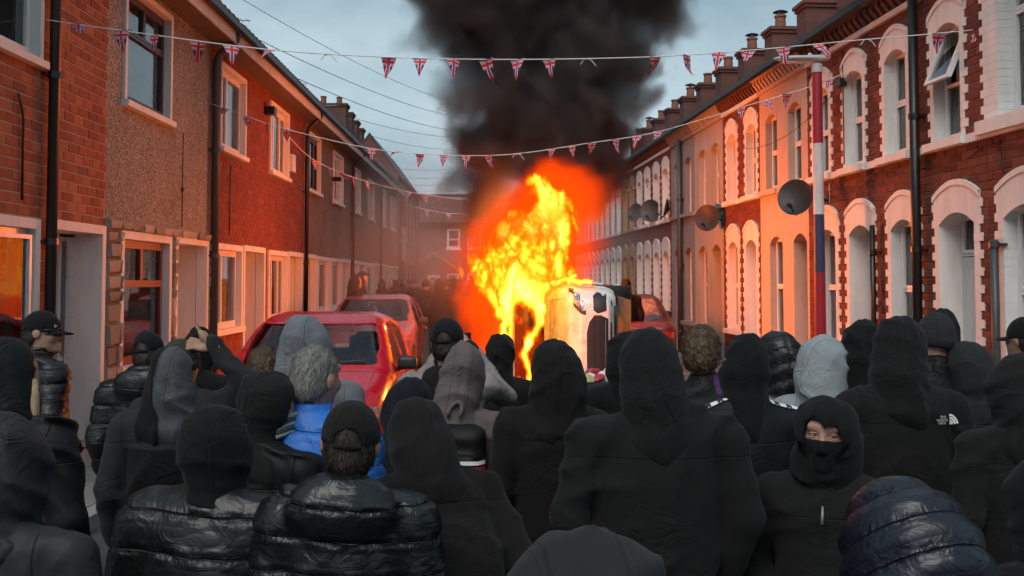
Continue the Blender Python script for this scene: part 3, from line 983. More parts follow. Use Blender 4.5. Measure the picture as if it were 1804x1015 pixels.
rG = right_house(22.3, 24.65, 'grey rendered terraced house with a grey downpipe', 'render', [22.9, 24.0], [(22.9, 'window', 0.0), (24.0, 'door', 0.0)], m_greyr, m_greyr, cowl=True)
pipe(rG, 24.65 - 23.4, 0.1, 5.1, 0.06, m_pipe_g, top=False)
rl = [('far brick house with white window surrounds, next to the grey rendered one', m_white), ('far brick house with white surrounds, second beyond the grey rendered one', m_white), ('far brick house with ochre painted window surrounds', m_ochre),
      ('far brick house with white surrounds just beyond the ochre one', m_white), ('far brick house with white surrounds, second beyond the ochre one', m_white), ('far brick house with white surrounds half lost in the fire glow', m_white),
      ('far brick house with white surrounds behind the flames', m_white), ('last far brick house of the right row, behind the flames', m_white)]
for i, (lb, sm) in enumerate(rl):
    s0 = 24.65 + 2.35 * i
    right_house(s0, s0 + 2.35, lb, 'quoin', [s0 + 0.6, s0 + 1.75], [(s0 + 0.6, 'door', 0.0), (s0 + 1.75, 'window', 0.0)], m_brickFR, sm, cowl=i % 3 == 0)

# cables, vents and boxes on the near right houses
def droop(root, x0, x1, z0, z1, sag, nm='cable', r=0.007):
    MB().tube([(x0 + (x1 - x0) * t, -0.03, z0 + (z1 - z0) * t - sag * 4 * t * (1 - t)) for t in np.linspace(0, 1, 11)], r, 5).build(nm, m_pipe_b, root, smooth=True)
for rt, W_ in ((rC, 2.8), (rB, 2.54), (rA, 2.54)):
    droop(rt, 0.05, W_ * 0.55, 3.18, 3.1, 0.06)
    droop(rt, W_ * 0.5, W_ - 0.05, 3.12, 3.17, 0.1)
    vb = MB().box(W_ * 0.53 - 0.11, W_ * 0.53 + 0.11, -0.012, 0.0, 2.62, 2.77).build('air_vent', m_mortar_d, rt)
    for k in range(4):
        MB().box(W_ * 0.53 - 0.095, W_ * 0.53 + 0.095, -0.018, -0.0125, 2.635 + k * 0.033, 2.65 + k * 0.033).build('vent_slat', m_brickC, vb)
MB().tube([(0.28, -0.03, 3.2), (0.28, -0.03, 2.95), (0.34, -0.03, 2.85), (0.5, -0.03, 2.83)], 0.008, 5).build('cable', m_pipe_b, rC, smooth=True)
MB().tube([(1.45, -0.025, 5.0), (1.45, -0.025, 3.4)], 0.01, 5).build('cable', m_pipe_b, rA, smooth=True)
MB().box(1.36, 1.52, -0.1, 0.0, 4.5, 4.6).build('junction_box', m_pipe_b, rA)
MB().tube([(0.9, -0.025, 3.2), (0.9, -0.025, 2.9)], 0.008, 5).build('cable', m_upvc, rA, smooth=True)
MB().box(2.05, 2.35, -0.07, 0.0, 4.0, 4.35).build('alarm_box', m_upvc, h3)
MB().tube([(1.0, -0.025, 2.5), (1.02, -0.025, 3.6)], 0.008, 5).build('cable', m_pipe_b, h2, smooth=True)

# ------------------------------------------------------------------ implicit surfaces: primitives joined smoothly, then meshed on a grid
F32 = np.float32
def ax(lo, hi, h, fine=None):
    """grid coordinates; fine = (a, b, h2) gives a denser stretch"""
    if not fine:
        return np.arange(lo, hi + h, h, dtype=F32)
    a, b, h2 = fine
    return np.concatenate([np.arange(lo, a, h), np.arange(a, b, h2), np.arange(b, hi + h, h)]).astype(F32)
def grid(xs, ys, zs):
    return xs[:, None, None], ys[None, :, None], zs[None, None, :]
def ell(P, c, r):
    x, y, z = ((P[i] - c[i]) / r[i] for i in range(3))
    k0 = np.sqrt(x * x + y * y + z * z)
    k1 = np.sqrt((x / r[0]) ** 2 + (y / r[1]) ** 2 + (z / r[2]) ** 2) + 1e-6
    return k0 * (k0 - 1) / k1
def cap(P, a, b, ra, rb=None):
    rb = ra if rb is None else rb
    d = [b[i] - a[i] for i in range(3)]
    L = sum(q * q for q in d) + 1e-12
    t = np.clip(sum((P[i] - a[i]) * d[i] for i in range(3)) / L, 0, 1)
    return np.sqrt(sum((P[i] - a[i] - t * d[i]) ** 2 for i in range(3))) - (ra + (rb - ra) * t)
def rbox(P, c, hs, r):
    q = [np.abs(P[i] - c[i]) - hs[i] + r for i in range(3)]
    out = np.sqrt(sum(np.maximum(k, 0) ** 2 for k in q))
    return out + np.minimum(np.maximum(np.maximum(q[0], q[1]), q[2]), 0) - r
def smin(a, b, k):
    h = np.clip(0.5 + 0.5 * (b - a) / k, 0, 1)
    return b * (1 - h) + a * h - k * h * (1 - h)
def smax(a, b, k):
    return -smin(-a, -b, k)
def uni(k, *fs):
    r = fs[0]
    for f in fs[1:]:
        r = smin(r, f, k)
    return r

def surfnet(F, xs, ys, zs):
    F = np.ascontiguousarray(np.broadcast_to(F, (len(xs), len(ys), len(zs)))).astype(F32)
    s = F < 0
    c = np.zeros(tuple(n - 1 for n in s.shape), np.int8)
    for i in (0, 1):
        for j in (0, 1):
            for k in (0, 1):
                c += s[i:s.shape[0] - 1 + i, j:s.shape[1] - 1 + j, k:s.shape[2] - 1 + k]
    act = (c > 0) & (c < 8)
    I, J, K = np.nonzero(act)
    n = len(I)
    if n == 0:
        return np.zeros((0, 3), F32), np.zeros((0, 4), np.int32)
    idx = np.full(act.shape, -1, np.int32)
    idx[I, J, K] = np.arange(n)
    offs = [(i, j, k) for i in (0, 1) for j in (0, 1) for k in (0, 1)]
    val = [F[I + o[0], J + o[1], K + o[2]] for o in offs]
    pos = [np.stack([xs[I + o[0]], ys[J + o[1]], zs[K + o[2]]], 1) for o in offs]
    acc = np.zeros((n, 3), F32)
    cnt = np.zeros(n, F32)
    for a in range(8):
        for b in range(a + 1, 8):
            if sum(abs(offs[a][q] - offs[b][q]) for q in range(3)) != 1:
                continue
            m = (val[a] < 0) != (val[b] < 0)
            t = np.where(m, val[a] / np.where(m, val[a] - val[b], 1), 0)[:, None]
            acc += np.where(m[:, None], pos[a] + t * (pos[b] - pos[a]), 0)
            cnt += m
    V = acc / cnt[:, None]
    quads = []
    for axn in range(3):
        sl0 = [slice(1, -1)] * 3
        sl1 = [slice(1, -1)] * 3
        sl0[axn] = slice(0, -1)
        sl1[axn] = slice(1, None)
        a, b = s[tuple(sl0)], s[tuple(sl1)]
        E = np.nonzero(a != b)
        flip = a[E]
        base = [E[q] + (0 if q == axn else 1) for q in range(3)]
        o1, o2 = [(1, 2), (2, 0), (0, 1)][axn]
        def cell(d1, d2):
            q = [x.copy() for x in base]
            q[o1] = q[o1] - d1
            q[o2] = q[o2] - d2
            return idx[q[0], q[1], q[2]]
        Q = np.stack([cell(1, 1), cell(0, 1), cell(0, 0), cell(1, 0)], 1)
        Q[~flip] = Q[~flip][:, ::-1]
        quads.append(Q)
    Q = np.concatenate(quads)
    return V, Q[(Q >= 0).all(1)]

def npmesh(name, V, Q, mats, zone=None, smooth=True, rest=None):
    me = bpy.data.meshes.new(name)
    me.vertices.add(len(V))
    me.vertices.foreach_set('co', np.asarray(V, F32).ravel())
    me.loops.add(Q.size)
    me.loops.foreach_set('vertex_index', Q.astype(np.int32).ravel())
    me.polygons.add(len(Q))
    me.polygons.foreach_set('loop_start', np.arange(0, Q.size, Q.shape[1], dtype=np.int32))
    for m in (mats if isinstance(mats, (list, tuple)) else [mats]):
        me.materials.append(m)
    if zone is not None and len(Q):
        me.polygons.foreach_set('material_index', np.asarray(zone, np.int32))
    me.polygons.foreach_set('use_smooth', np.full(len(Q), smooth))
    me.update(calc_edges=True)
    if rest is not None:
        at_ = me.attributes.new('rest', 'FLOAT_VECTOR', 'POINT')
        at_.data.foreach_set('vector', np.asarray(rest, F32).ravel())
    return me

def folds(P, seed, amp=0.006, freq=1.0, slant=0.5):
    """cloth creases: sharp ridges running in bundles, warped, fading in and out"""
    r = np.random.RandomState(seed)
    out = 0
    x, y, z = P
    wx = 0.5 * np.sin(6 * z + 5 * x + r.rand() * 6) + 0.4 * np.sin(9 * y + 5 * z + r.rand() * 6) + 0.25 * np.sin(13 * x - 7 * z + r.rand() * 6)
    for i in range(6):
        ang = r.uniform(-1, 1) * slant * 1.5
        k = freq * r.uniform(14, 40)
        ph = k * (z * math.cos(ang) + x * math.sin(ang) * r.choice((-1, 1)) + 0.35 * y) + wx * r.uniform(2.5, 6) + r.rand() * 6.28
        mod = np.clip(-0.1 + 1.1 * np.sin(r.uniform(4, 9) * x + r.uniform(3, 8) * z + 6 * y + r.rand() * 6.28), 0, 1)
        out = out + (1 - np.abs(np.sin(ph * 0.5))) ** 2.6 * mod * r.uniform(0.6, 1.4)
    return amp * (out - 0.6)

# ------------------------------------------------------------------ cloth, skin and hair
def cloth(name, col, rough=0.9, bump=0.35, sheen=0.25, scale=420):
    if name in MATS: return MATS[name]
    sheen *= 0.15
    b = NB(name)
    p = b.objc()
    w = b.noise(scale, p, 2, 0.6)
    big = b.noise(5, p, 5, 0.6)
    base = b.mix(big, sc3(col, 0.75), sc3(col, 1.3))
    base = b.mix(b.math('MULTIPLY', w, 0.5), base, sc3(col, 0.5))
    q = b.n('Attribute', attribute_name='rest').outputs['Vector']
    mp = b.n('Mapping', {'Vector': p, 'Scale': (7, 7, 13), 'Rotation': (0.3, 0.5, 0.2)}).outputs[0]
    cr = b.n('TexNoise', {'Vector': mp, 'Scale': 1.0, 'Detail': 3, 'Distortion': 1.6}).outputs[0]
    cr = b.math('POWER', b.math('SUBTRACT', 1.0, b.math('MULTIPLY', b.math('ABSOLUTE', b.math('SUBTRACT', cr, 0.5)), 5.0), True), 2.0)
    mp2 = b.n('Mapping', {'Vector': p, 'Scale': (22, 22, 30), 'Rotation': (0.9, 0.2, 0.7)}).outputs[0]
    c2 = b.n('TexNoise', {'Vector': mp2, 'Scale': 1.0, 'Detail': 3, 'Distortion': 1.0}).outputs[0]
    sp = b.n('SeparateXYZ', {0: q}).outputs
    axx = b.math('ABSOLUTE', sp[0])
    line = lambda v, c, w: b.math('SUBTRACT', 1.0, b.math('DIVIDE', b.math('ABSOLUTE', b.math('SUBTRACT', v, c)), w), True)
    up = b.math('GREATER_THAN', sp[2], 1.47)
    s1 = b.math('MULTIPLY', b.math('ADD', line(axx, 0.046, 0.004), b.math('MULTIPLY', line(axx, 0.054, 0.0025), -0.8)), up)
    s2 = b.math('MULTIPLY', b.math('ADD', line(axx, 0.193, 0.004), line(sp[2], 1.335, 0.004)), b.math('SUBTRACT', 1.0, up))
    seam = b.math('ADD', s1, s2)
    msk = b.ramp(b.noise(3.2, p, 2), (0.48, (0, 0, 0)), (0.66, (1, 1, 1)))
    hgt = b.math('SUBTRACT', b.math('ADD', b.math('MULTIPLY', b.math('MULTIPLY', cr, msk), 0.6), b.math('MULTIPLY', c2, 0.12)), b.math('MULTIPLY', seam, 0.3))
    nb = b.bump(hgt, min(1.0, bump * 1.5), 0.014)
    base = b.mix(b.math('MULTIPLY', seam, 0.5, True), base, sc3(col, 0.35))
    return b.done(b.pbsdf(base=base, rough=rough, spec=0.25, sheen=sheen, sheenr=0.5, normal=b.bump(w, 0.25, 0.002, nb)))
def puffer(name, col, rough=0.3, row=0.1, hood=False):
    key = '%s_%d%s' % (name, round(row * 1000), '_hood' if hood else '')
    if key in MATS: return MATS[key]
    b = NB(key)
    p = b.n('Attribute', attribute_name='rest').outputs['Vector']
    sp = b.n('SeparateXYZ', {0: p}).outputs
    # distance from the stitched seam, same rows as the padding
    zz = b.math('ADD', sp[2], b.math('MULTIPLY', sp[1], 0.6)) if hood else b.math('ADD', sp[2], b.math('MULTIPLY', b.math('SINE', b.math('MULTIPLY', sp[0], 6.0)), 0.012))
    rs = b.math('ABSOLUTE', b.math('SINE', b.math('MULTIPLY', zz, math.pi / row)))
    seam = b.math('SUBTRACT', 1.0, b.math('MULTIPLY', rs, 9.0), True)
    near = b.math('SUBTRACT', 1.0, b.math('MULTIPLY', rs, 1.25), True)
    mp = b.n('Mapping', {'Vector': p, 'Scale': (52, 52, 8)}).outputs[0]
    pin = b.n('TexNoise', {'Vector': mp, 'Scale': 1.0, 'Detail': 3, 'Distortion': 0.8}).outputs[0]
    mp2 = b.n('Mapping', {'Vector': p, 'Scale': (9, 9, 14), 'Rotation': (0.4, 0.6, 0)}).outputs[0]
    big = b.n('TexNoise', {'Vector': mp2, 'Scale': 1.0, 'Detail': 4, 'Distortion': 2.0}).outputs[0]
    hgt = b.math('SUBTRACT', b.math('ADD', b.math('MULTIPLY', b.math('MULTIPLY', pin, near), 1.0), b.math('MULTIPLY', big, 0.55)), b.math('MULTIPLY', seam, 0.8))
    base = b.mix(b.noise(6, p, 4), sc3(col, 0.8), sc3(col, 1.25))
    rr = b.math('ADD', b.math('MULTIPLY', b.noise(11, p, 3), 0.2), rough - 0.1)
    m = b.pbsdf(base=base, rough=rr, spec=0.5, normal=b.bump(hgt, 0.6, 0.02))
    r = b.done(m)
    return r
def skin(name, col):
    if name in MATS: return MATS[name]
    b = NB(name)
    p = b.objc()
    base = b.mix(b.noise(30, p, 5, 0.6), sc3(col, 0.8), sc3(col, 1.15))
    return b.done(b.pbsdf(base=base, rough=0.5, spec=0.4, sss=0.08, normal=b.bump(b.noise(240, p, 3), 0.25, 0.002)))
def hairm(name, c1, c2, stretch=(260, 260, 24)):
    if name in MATS: return MATS[name]
    b = NB(name)
    mp = b.n('Mapping', {'Vector': b.objc(), 'Scale': stretch}).outputs[0]
    n = b.n('TexNoise', {'Vector': mp, 'Scale': 1.0, 'Detail': 3, 'Distortion': 0.8}).outputs[0]
    base = b.ramp(n, (0.3, c1), (0.7, c2))
    return b.done(b.pbsdf(base=base, rough=0.55, spec=0.4, normal=b.bump(n, 0.8, 0.006)))

K = dict(
    black=cloth('black_cotton', (0.0036, 0.0036, 0.0039)), black2=cloth('washed_black_cotton', (0.0078, 0.0074, 0.0074)), char=cloth('charcoal_fleece', (0.0185, 0.019, 0.0205)),
    grey=cloth('mid_grey_cotton', (0.07, 0.072, 0.078)), marl=cloth('grey_marl', (0.16, 0.165, 0.18)), light=cloth('pale_grey_cotton', (0.27, 0.3, 0.31)), brownblk=cloth('brown_black_cloth', (0.0074, 0.0055, 0.0052)),
    navy=cloth('navy_cotton', (0.0058, 0.0054, 0.0115)), rose=cloth('warm_grey_cotton', (0.12, 0.095, 0.095)), olive=cloth('olive_cotton', (0.035, 0.034, 0.024)), blue=puffer('blue_padding', (0.015, 0.11, 0.4), 0.6),
    shell=cloth('grey_shell_fabric', (0.021, 0.022, 0.0245), 0.6, 0.5, 0.05, 250), shellb=cloth('black_shell_fabric', (0.0045, 0.0045, 0.0049), 0.6, 0.5, 0.05, 250), puff=puffer('glossy_black_padding', (0.011, 0.011, 0.012), 0.3), puffm=puffer('matt_black_padding', (0.012, 0.012, 0.013), 0.5), puffn=puffer('navy_padding', (0.012, 0.014, 0.024), 0.42),
    white=cloth('white_cloth', (0.6, 0.6, 0.6)), purple=cloth('purple_cloth', (0.08, 0.03, 0.12)), jean=cloth('dark_jeans', (0.009, 0.01, 0.014)), shoe=paint('black_shoe', (0.02, 0.02, 0.02), 0.5), paleshell=cloth('pale_shell_fabric', (0.24, 0.21, 0.2), 0.6, 0.4, 0.05, 250),
    skin=skin('skin', (0.36, 0.2, 0.145)), skin2=skin('skin_brown', (0.3, 0.17, 0.11)), hgrey=hairm('grey_hair', (0.06, 0.055, 0.05), (0.26, 0.24, 0.22)), hbrown=hairm('brown_hair', (0.035, 0.02, 0.01), (0.17, 0.105, 0.055), (90, 90, 90)), hdark=hairm('dark_hair', (0.012, 0.008, 0.006), (0.05, 0.03, 0.02)),
    fair=hairm('fair_hair', (0.2, 0.13, 0.06), (0.45, 0.33, 0.18)))

PUFF = dict(blue=('blue_padding', (0.015, 0.13, 0.48), 0.55), puff=('glossy_black_padding', (0.0045, 0.0045, 0.0049), 0.32), puffm=('satin_black_padding', (0.0048, 0.0048, 0.0052), 0.4), puffn=('navy_padding', (0.0055, 0.0068, 0.0135), 0.36))
def strandm(name, cols):
    b = NB(name)
    c = b.ramp(b.n('NewGeometry').outputs['Random Per Island'], *[(i / (len(cols) - 1), q) for i, q in enumerate(cols)])
    return b.done(b.pbsdf(base=c, rough=0.5, spec=0.4))
K['hgrey_s'] = strandm('grey_hair_strands', [(0.05, 0.045, 0.04), (0.2, 0.19, 0.17), (0.36, 0.34, 0.31)])
K['hbrown_s'] = strandm('brown_hair_strands', [(0.02, 0.012, 0.007), (0.09, 0.05, 0.025), (0.2, 0.125, 0.07)])
K['hdark_s'] = strandm('dark_hair_strands', [(0.008, 0.006, 0.005), (0.04, 0.025, 0.018)])
ARMS = {
    'down': ((0.2, -0.01, 1.385), (0.252, -0.035, 1.12), (0.262, 0.05, 0.86)),
    'pocket': ((0.2, -0.01, 1.385), (0.268, -0.06, 1.13), (0.19, 0.11, 0.98)),
    'fold': ((0.205, 0.0, 1.40), (0.265, 0.06, 1.17), (0.06, 0.2, 1.2)),
    'phone': ((0.205, 0.0, 1.40), (0.25, 0.2, 1.32), (0.07, 0.3, 1.58)),
    'head': ((0.205, -0.01, 1.40), (0.37, 0.0, 1.50), (0.2, -0.03, 1.715)),
}
def arm_pts(pose, sx, bw):
    return [(p[0] * sx * (bw if i < 2 else 1), p[1], p[2]) for i, p in enumerate(ARMS[pose])]

def head_field(P, face=False):
    f = uni(0.04, ell(P, (0, 0.012, 1.645), (0.077, 0.098, 0.105)), ell(P, (0, 0.045, 1.575), (0.058, 0.066, 0.072)))
    f = smin(f, cap(P, (0, -0.015, 1.40), (0, -0.002, 1.57), 0.062, 0.055), 0.03)
    nose = cap(P, (0, 0.105, 1.645), (0, 0.128, 1.602), 0.008, 0.014)
    f = smin(f, nose, 0.016)
    f = smin(f, cap(P, (-0.012, 0.111, 1.6), (0.012, 0.111, 1.6), 0.01), 0.012)
    f = smin(f, cap(P, (-0.045, 0.09, 1.672), (0.045, 0.09, 1.672), 0.012), 0.02)      # brow
    f = smin(f, cap(P, (-0.02, 0.104, 1.562), (0.02, 0.104, 1.562), 0.009), 0.012)     # lips
    f = smin(f, ell(P, (0, 0.096, 1.528), (0.026, 0.02, 0.022)), 0.03)                 # chin
    for sx in (-1, 1):
        f = smax(f, -ell(P, (0.033 * sx, 0.113, 1.645), (0.019, 0.018, 0.0125)), 0.012)
        f = smin(f, ell(P, (0.083 * sx, 0.0, 1.63), (0.012, 0.024, 0.034)), 0.01)
        f = smin(f, ell(P, (0.05 * sx, 0.075, 1.605), (0.02, 0.02, 0.02)), 0.03)
    return f

def hand_field(P, w, e, sx):
    """palm and five bent fingers continuing the forearm e -> w, for the body mesh"""
    d = np.array([w[i] - e[i] for i in range(3)], float)
    d /= np.linalg.norm(d) + 1e-9
    side = np.array([0.0, 1.0, 0.0]) - d * d[1]
    side /= np.linalg.norm(side) + 1e-9
    nor = np.cross(d, side)
    W = np.array(w, float)
    q = lambda a, b, c: tuple(W + d * a + side * b + nor * c)
    f = cap(P, q(0.01, 0, 0), q(0.075, 0, 0), 0.026, 0.03)
    for i, (o, L) in enumerate(((-0.028, 0.07), (-0.01, 0.08), (0.009, 0.085), (0.027, 0.078))):
        f = smin(f, cap(P, q(0.08, o, 0), q(0.08 + L * 0.5, o, 0.008 * sx), 0.0105, 0.0095), 0.01)
        f = smin(f, cap(P, q(0.08 + L * 0.5, o, 0.008 * sx), q(0.08 + L * 0.85, o, 0.03 * sx), 0.0095, 0.0085), 0.008)
    f = smin(f, cap(P, q(0.03, 0.028, 0.0), q(0.085, 0.055, 0.012 * sx), 0.013, 0.01), 0.012)
    return f

def transform(V, p):
    """turn of the head, hunch, lean, leg length, width"""
    V = V.astype(np.float64).copy()
    t = np.clip((V[:, 2] - 1.44) / 0.09, 0, 1)
    t = t * t * (3 - 2 * t)
    a = math.radians(p.get('turn', 0)) * t
    nod = math.radians(p.get('nod', 0)) * t
    x, y, z = V[:, 0], V[:, 1] + 0.0, V[:, 2]
    ti = math.radians(p.get('tilt', 0)) * t
    x, z = x * np.cos(ti) + (z - 1.5) * np.sin(ti), np.where(t > 0, 1.5 + (z - 1.5) * np.cos(ti) - x * np.sin(ti), z)
    yy = y * np.cos(nod) + (z - 1.52) * np.sin(nod)
    zz = np.where(t > 0, 1.52 + (z - 1.52) * np.cos(nod) - y * np.sin(nod), z)
    y, z = yy, np.where(t > 0, zz, z)
    x, y = x * np.cos(a) - y * np.sin(a), x * np.sin(a) + y * np.cos(a)
    lean = math.radians(p.get('lean', 0))
    side = math.radians(p.get('side', 0))
    if lean or side:
        r = np.clip((z - 0.95) / 0.35, 0, 1)
        L, S = lean * r, side * r
        dz = np.maximum(z - 0.95, 0)
        z2 = np.where(z > 0.95, 0.95 + dz * np.cos(L) - y * np.sin(L), z)
        y = np.where(z > 0.95, y * np.cos(L) + dz * np.sin(L), y)
        dz = np.maximum(z2 - 0.95, 0)
        z = np.where(z2 > 0.95, 0.95 + dz * np.cos(S) - x * np.sin(S), z2)
        x = np.where(z2 > 0.95, x * np.cos(S) + dz * np.sin(S), x)
    u, dl = p['_u'], p['_dl']
    leg = (0.88 - dl) / 0.88
    z = np.where(z < 0.88, z * leg, z - dl)
    g = p.get('g', 1.0)
    return np.stack([x * u * g, y * u * g, z * u], 1)

PEOPLE = []
def person(px, ytop, d, label, jacket='cloth', jm='black', hood=None, hm=None, head='none', capm='black', hair=None, zone=None, zmats=(), arms=('down', 'down'), bw=1.0, face=False, seed=0, vox=0.016, headr=0.0, hoodw=1.0, hooddown=False, skinm='skin', group='people in the crowd', hoodzone=None, puffrow=0.1, hoodpuff=False, hoodseam=True, collar=False, mask=None, trousers='jean', lowres=False, **p):
    seed = seed or (len(PEOPLE) * 7 + 3)
    r0 = random.Random(seed)
    p.setdefault('turn', r0.uniform(-16, 16))
    p.setdefault('nod', r0.uniform(-3, 9))
    p.setdefault('tilt', r0.uniform(-7, 7))
    hoodw *= r0.uniform(0.94, 1.06)
    base = 0.0
    top = at(px, ytop, d)
    ht = {'hood': 1.785, 'none': 1.752, 'cap': 1.772, 'beanie': 1.775, 'hair': 1.765}[hood and 'hood' or head]
    lean = math.radians(p.get('lean', 0))
    ht_eff = 0.95 + (ht - 0.95) * math.cos(lean)
    u = min(1.1, max(0.93, top.z / ht_eff))
    p['_u'] = u
    p['_dl'] = max(-0.12, min(0.45, ht_eff - top.z / u))
    heading = math.radians(p.get('heading', 0))
    off = math.sin(lean) * (ht - 0.95) * u
    if p.get('side'):
        sx = math.sin(math.radians(p['side'])) * (ht - 0.95) * u
    else:
        sx = 0.0
    # the head is what the photograph shows: put it there, the feet follow
    ox = sx * math.cos(heading) - off * math.sin(heading)
    oy = sx * math.sin(heading) + off * math.cos(heading)
    loc = (top.x - ox, d - oy, base)
    dt = lambda V: transform(V, p)
    S = K[skinm]
    # --- body, one continuous surface
    if lowres:
        xs, ys, zs = ax(-0.5, 0.5, 0.035), ax(-0.25, 0.45, 0.035), ax(-0.05, 1.85, 0.035)
    elif face:
        xs, ys, zs = ax(-0.5, 0.5, 0.024, (-0.11, 0.11, 0.0065)), ax(-0.25, 0.4, 0.024, (-0.02, 0.15, 0.0065)), ax(-0.05, 1.85, 0.028, (1.48, 1.78, 0.0065))
    else:
        xs, ys, zs = ax(-0.5, 0.5, 0.024), ax(-0.25, 0.45, 0.024), ax(-0.05, 1.85, 0.026)
    P = grid(xs, ys, zs)
    f = head_field(P)
    tor = uni(0.07, ell(P, (0, -0.005, 1.24), (0.165 * bw, 0.105, 0.22)), ell(P, (0, 0, 1.0), (0.155 * bw, 0.11, 0.18)), cap(P, (-0.16 * bw, -0.01, 1.395), (0.16 * bw, -0.01, 1.395), 0.055))
    f = smin(f, tor, 0.05)
    for sx2, pose in ((-1, arms[0]), (1, arms[1])):
        a, e, w = arm_pts(pose, sx2, bw)
        f = smin(f, uni(0.02, cap(P, a, e, 0.05, 0.042), cap(P, e, w, 0.04, 0.028)), 0.03)
        if not lowres:
            f = smin(f, hand_field(P, w, e, -sx2), 0.012)
        lg = uni(0.03, cap(P, (0.095 * sx2, 0, 0.92), (0.105 * sx2, 0.02, 0.5), 0.092, 0.066), cap(P, (0.105 * sx2, 0.02, 0.5), (0.11 * sx2, -0.03, 0.1), 0.064, 0.05), cap(P, (0.11 * sx2, -0.04, 0.06), (0.125 * sx2, 0.15, 0.045), 0.05, 0.042))
        f = smin(f, lg, 0.04)
    f = np.maximum(f, -P[2])
    V, Q = surfnet(f, xs, ys, zs)
    cz = V[Q].mean(1)
    zn = np.where(cz[:, 2] < 0.1, 2, np.where((cz[:, 2] < 1.0) & (np.abs(cz[:, 0]) < 0.24), 1, 0))
    me = npmesh('person', dt(V), Q, [S, K[trousers], K['shoe']], zn)
    root = link('person', me, None, loc)
    root.rotation_euler = (0, 0, heading)
    tag(root, label, 'person', group)
    mk = lambda nm, V, Q, mats, z=None: link(nm, npmesh(nm, dt(V), Q, mats, z, rest=V), root)
    # --- jacket
    h = 0.035 if lowres else vox
    xs, ys, zs = ax(-0.52, 0.52, h), ax(-0.32, 0.42, h), ax(0.74, 1.8 if 'head' in arms or 'phone' in arms else 1.62, h)
    P = grid(xs, ys, zs)
    puffj = jacket == 'puffer'
    inf = 0.02 if puffj else 0.0
    f = uni(0.08, ell(P, (0, -0.012, 1.24), (0.2 * bw + inf, 0.138 + inf, 0.26)), ell(P, (0, 0, 0.98), (0.19 * bw + inf, 0.142 + inf, 0.3)), cap(P, (-0.182 * bw, -0.015, 1.395), (0.182 * bw, -0.015, 1.395), 0.07 + inf))
    f = smin(f, cap(P, (0, -0.02, 1.455), (-0.15 * bw, -0.015, 1.405), 0.058, 0.068), 0.04)
    f = smin(f, cap(P, (0, -0.02, 1.455), (0.15 * bw, -0.015, 1.405), 0.058, 0.068), 0.04)
    for sx2, pose in ((-1, arms[0]), (1, arms[1])):
        a, e, w = arm_pts(pose, sx2, bw)
        f = smin(f, uni(0.03, cap(P, a, e, 0.078 + inf, 0.066 + inf * 0.7), cap(P, e, w, 0.066 + inf * 0.7, 0.05)), 0.035)
    col = cap(P, (0, -0.012, 1.46), (0, -0.006, 1.535 if collar else 1.51), 0.088, 0.08)
    col = np.maximum(col, P[2] - (1.545 if collar else 1.505))
    f = smin(f, col, 0.03)
    if hooddown:
        f = smin(f, uni(0.05, ell(P, (0, -0.125, 1.455), (0.165, 0.075, 0.1)), ell(P, (0, -0.09, 1.5), (0.13, 0.07, 0.06))), 0.03)
    f = np.maximum(f, (0.80 if puffj else 0.76) - P[2] + 0 * P[0])
    if puffj:
        row = (P[2] + 0.012 * np.sin(6 * P[0])) / puffrow
        rs = np.abs(np.sin(np.pi * row))
        f = f - 0.017 * (np.minimum(rs * 2.2, 1) ** 0.6 - 0.7) - 0.004 * (1 - rs) * np.sin(55 * P[0] + 30 * P[1] + 8 * np.sin(9 * P[2])) - folds(P, seed, 0.004, 0.9)
    else:
        am = p.get('fold', 0.008) * 1.7
        f = f - folds(P, seed, am, 0.75) - folds(P, seed + 1, am * 0.45, 1.6, 1.2)
        f = f + 0.004 * np.exp(-((np.abs(P[0]) - 0.165 * bw) / 0.007) ** 2) * (P[2] > 1.1)       # sleeve seam
    V, Q = surfnet(f, xs, ys, zs)
    if p.get('snapz'):
        V[np.abs(V[:, 2] - p['snapz']) < h * 0.52, 2] = p['snapz']
    if len(Q):
        mats = [puffer(*PUFF[jm], row=puffrow) if puffj and jm in PUFF else K[jm]] + [K[m] for m in zmats]
        zz = None
        if zone:
            c = V[Q].mean(1)
            zz = zone(c[:, 0], c[:, 1], c[:, 2]).astype(int)
        jo = mk('jacket', V, Q, mats, zz)
        if not zone and puffj is False and not lowres:
            pass
    # --- hood
    if hood:
        hh = 0.03 if lowres else 0.0115
        xs, ys, zs = ax(-0.24, 0.24, hh), ax(-0.26, 0.24, hh), ax(1.3, 1.84, hh)
        P = grid(xs, ys, zs)
        q = hoodw
        f = uni(0.07, ell(P, (0, 0.0, 1.638), (0.116 * q, 0.136, 0.146)), ell(P, (0, -0.03, 1.535), (0.112 * q, 0.112, 0.11)), cap(P, (0, -0.035, 1.395), (0, -0.02, 1.5), 0.125, 0.105), cap(P, (-0.1, -0.03, 1.39), (0.1, -0.03, 1.39), 0.062))
        if hood == 'peak':
            f = smin(f, ell(P, (0, -0.06, 1.7), (0.05, 0.08, 0.075)), 0.07)
        if hood == 'tight':
            f = uni(0.05, ell(P, (0, 0.0, 1.64), (0.106 * q, 0.127, 0.14)), cap(P, (0, -0.02, 1.40), (0, 0, 1.56), 0.118, 0.095), cap(P, (-0.09, -0.03, 1.39), (0.09, -0.03, 1.39), 0.06))
        f = smax(f, -(ell(P, (0, 0.17, 1.632), (0.086, 0.13, 0.056)) if mask else ell(P, (0, 0.165, 1.6), (0.082, 0.115, 0.105))), 0.015)
        f = np.maximum(f, -ell(P, (0, 0.075, 1.615), (0.09, 0.085, 0.09 if mask else 0.105)))
        am = (0.0135 if not hoodpuff else 0.004) * p.get('hfold', 1.0)
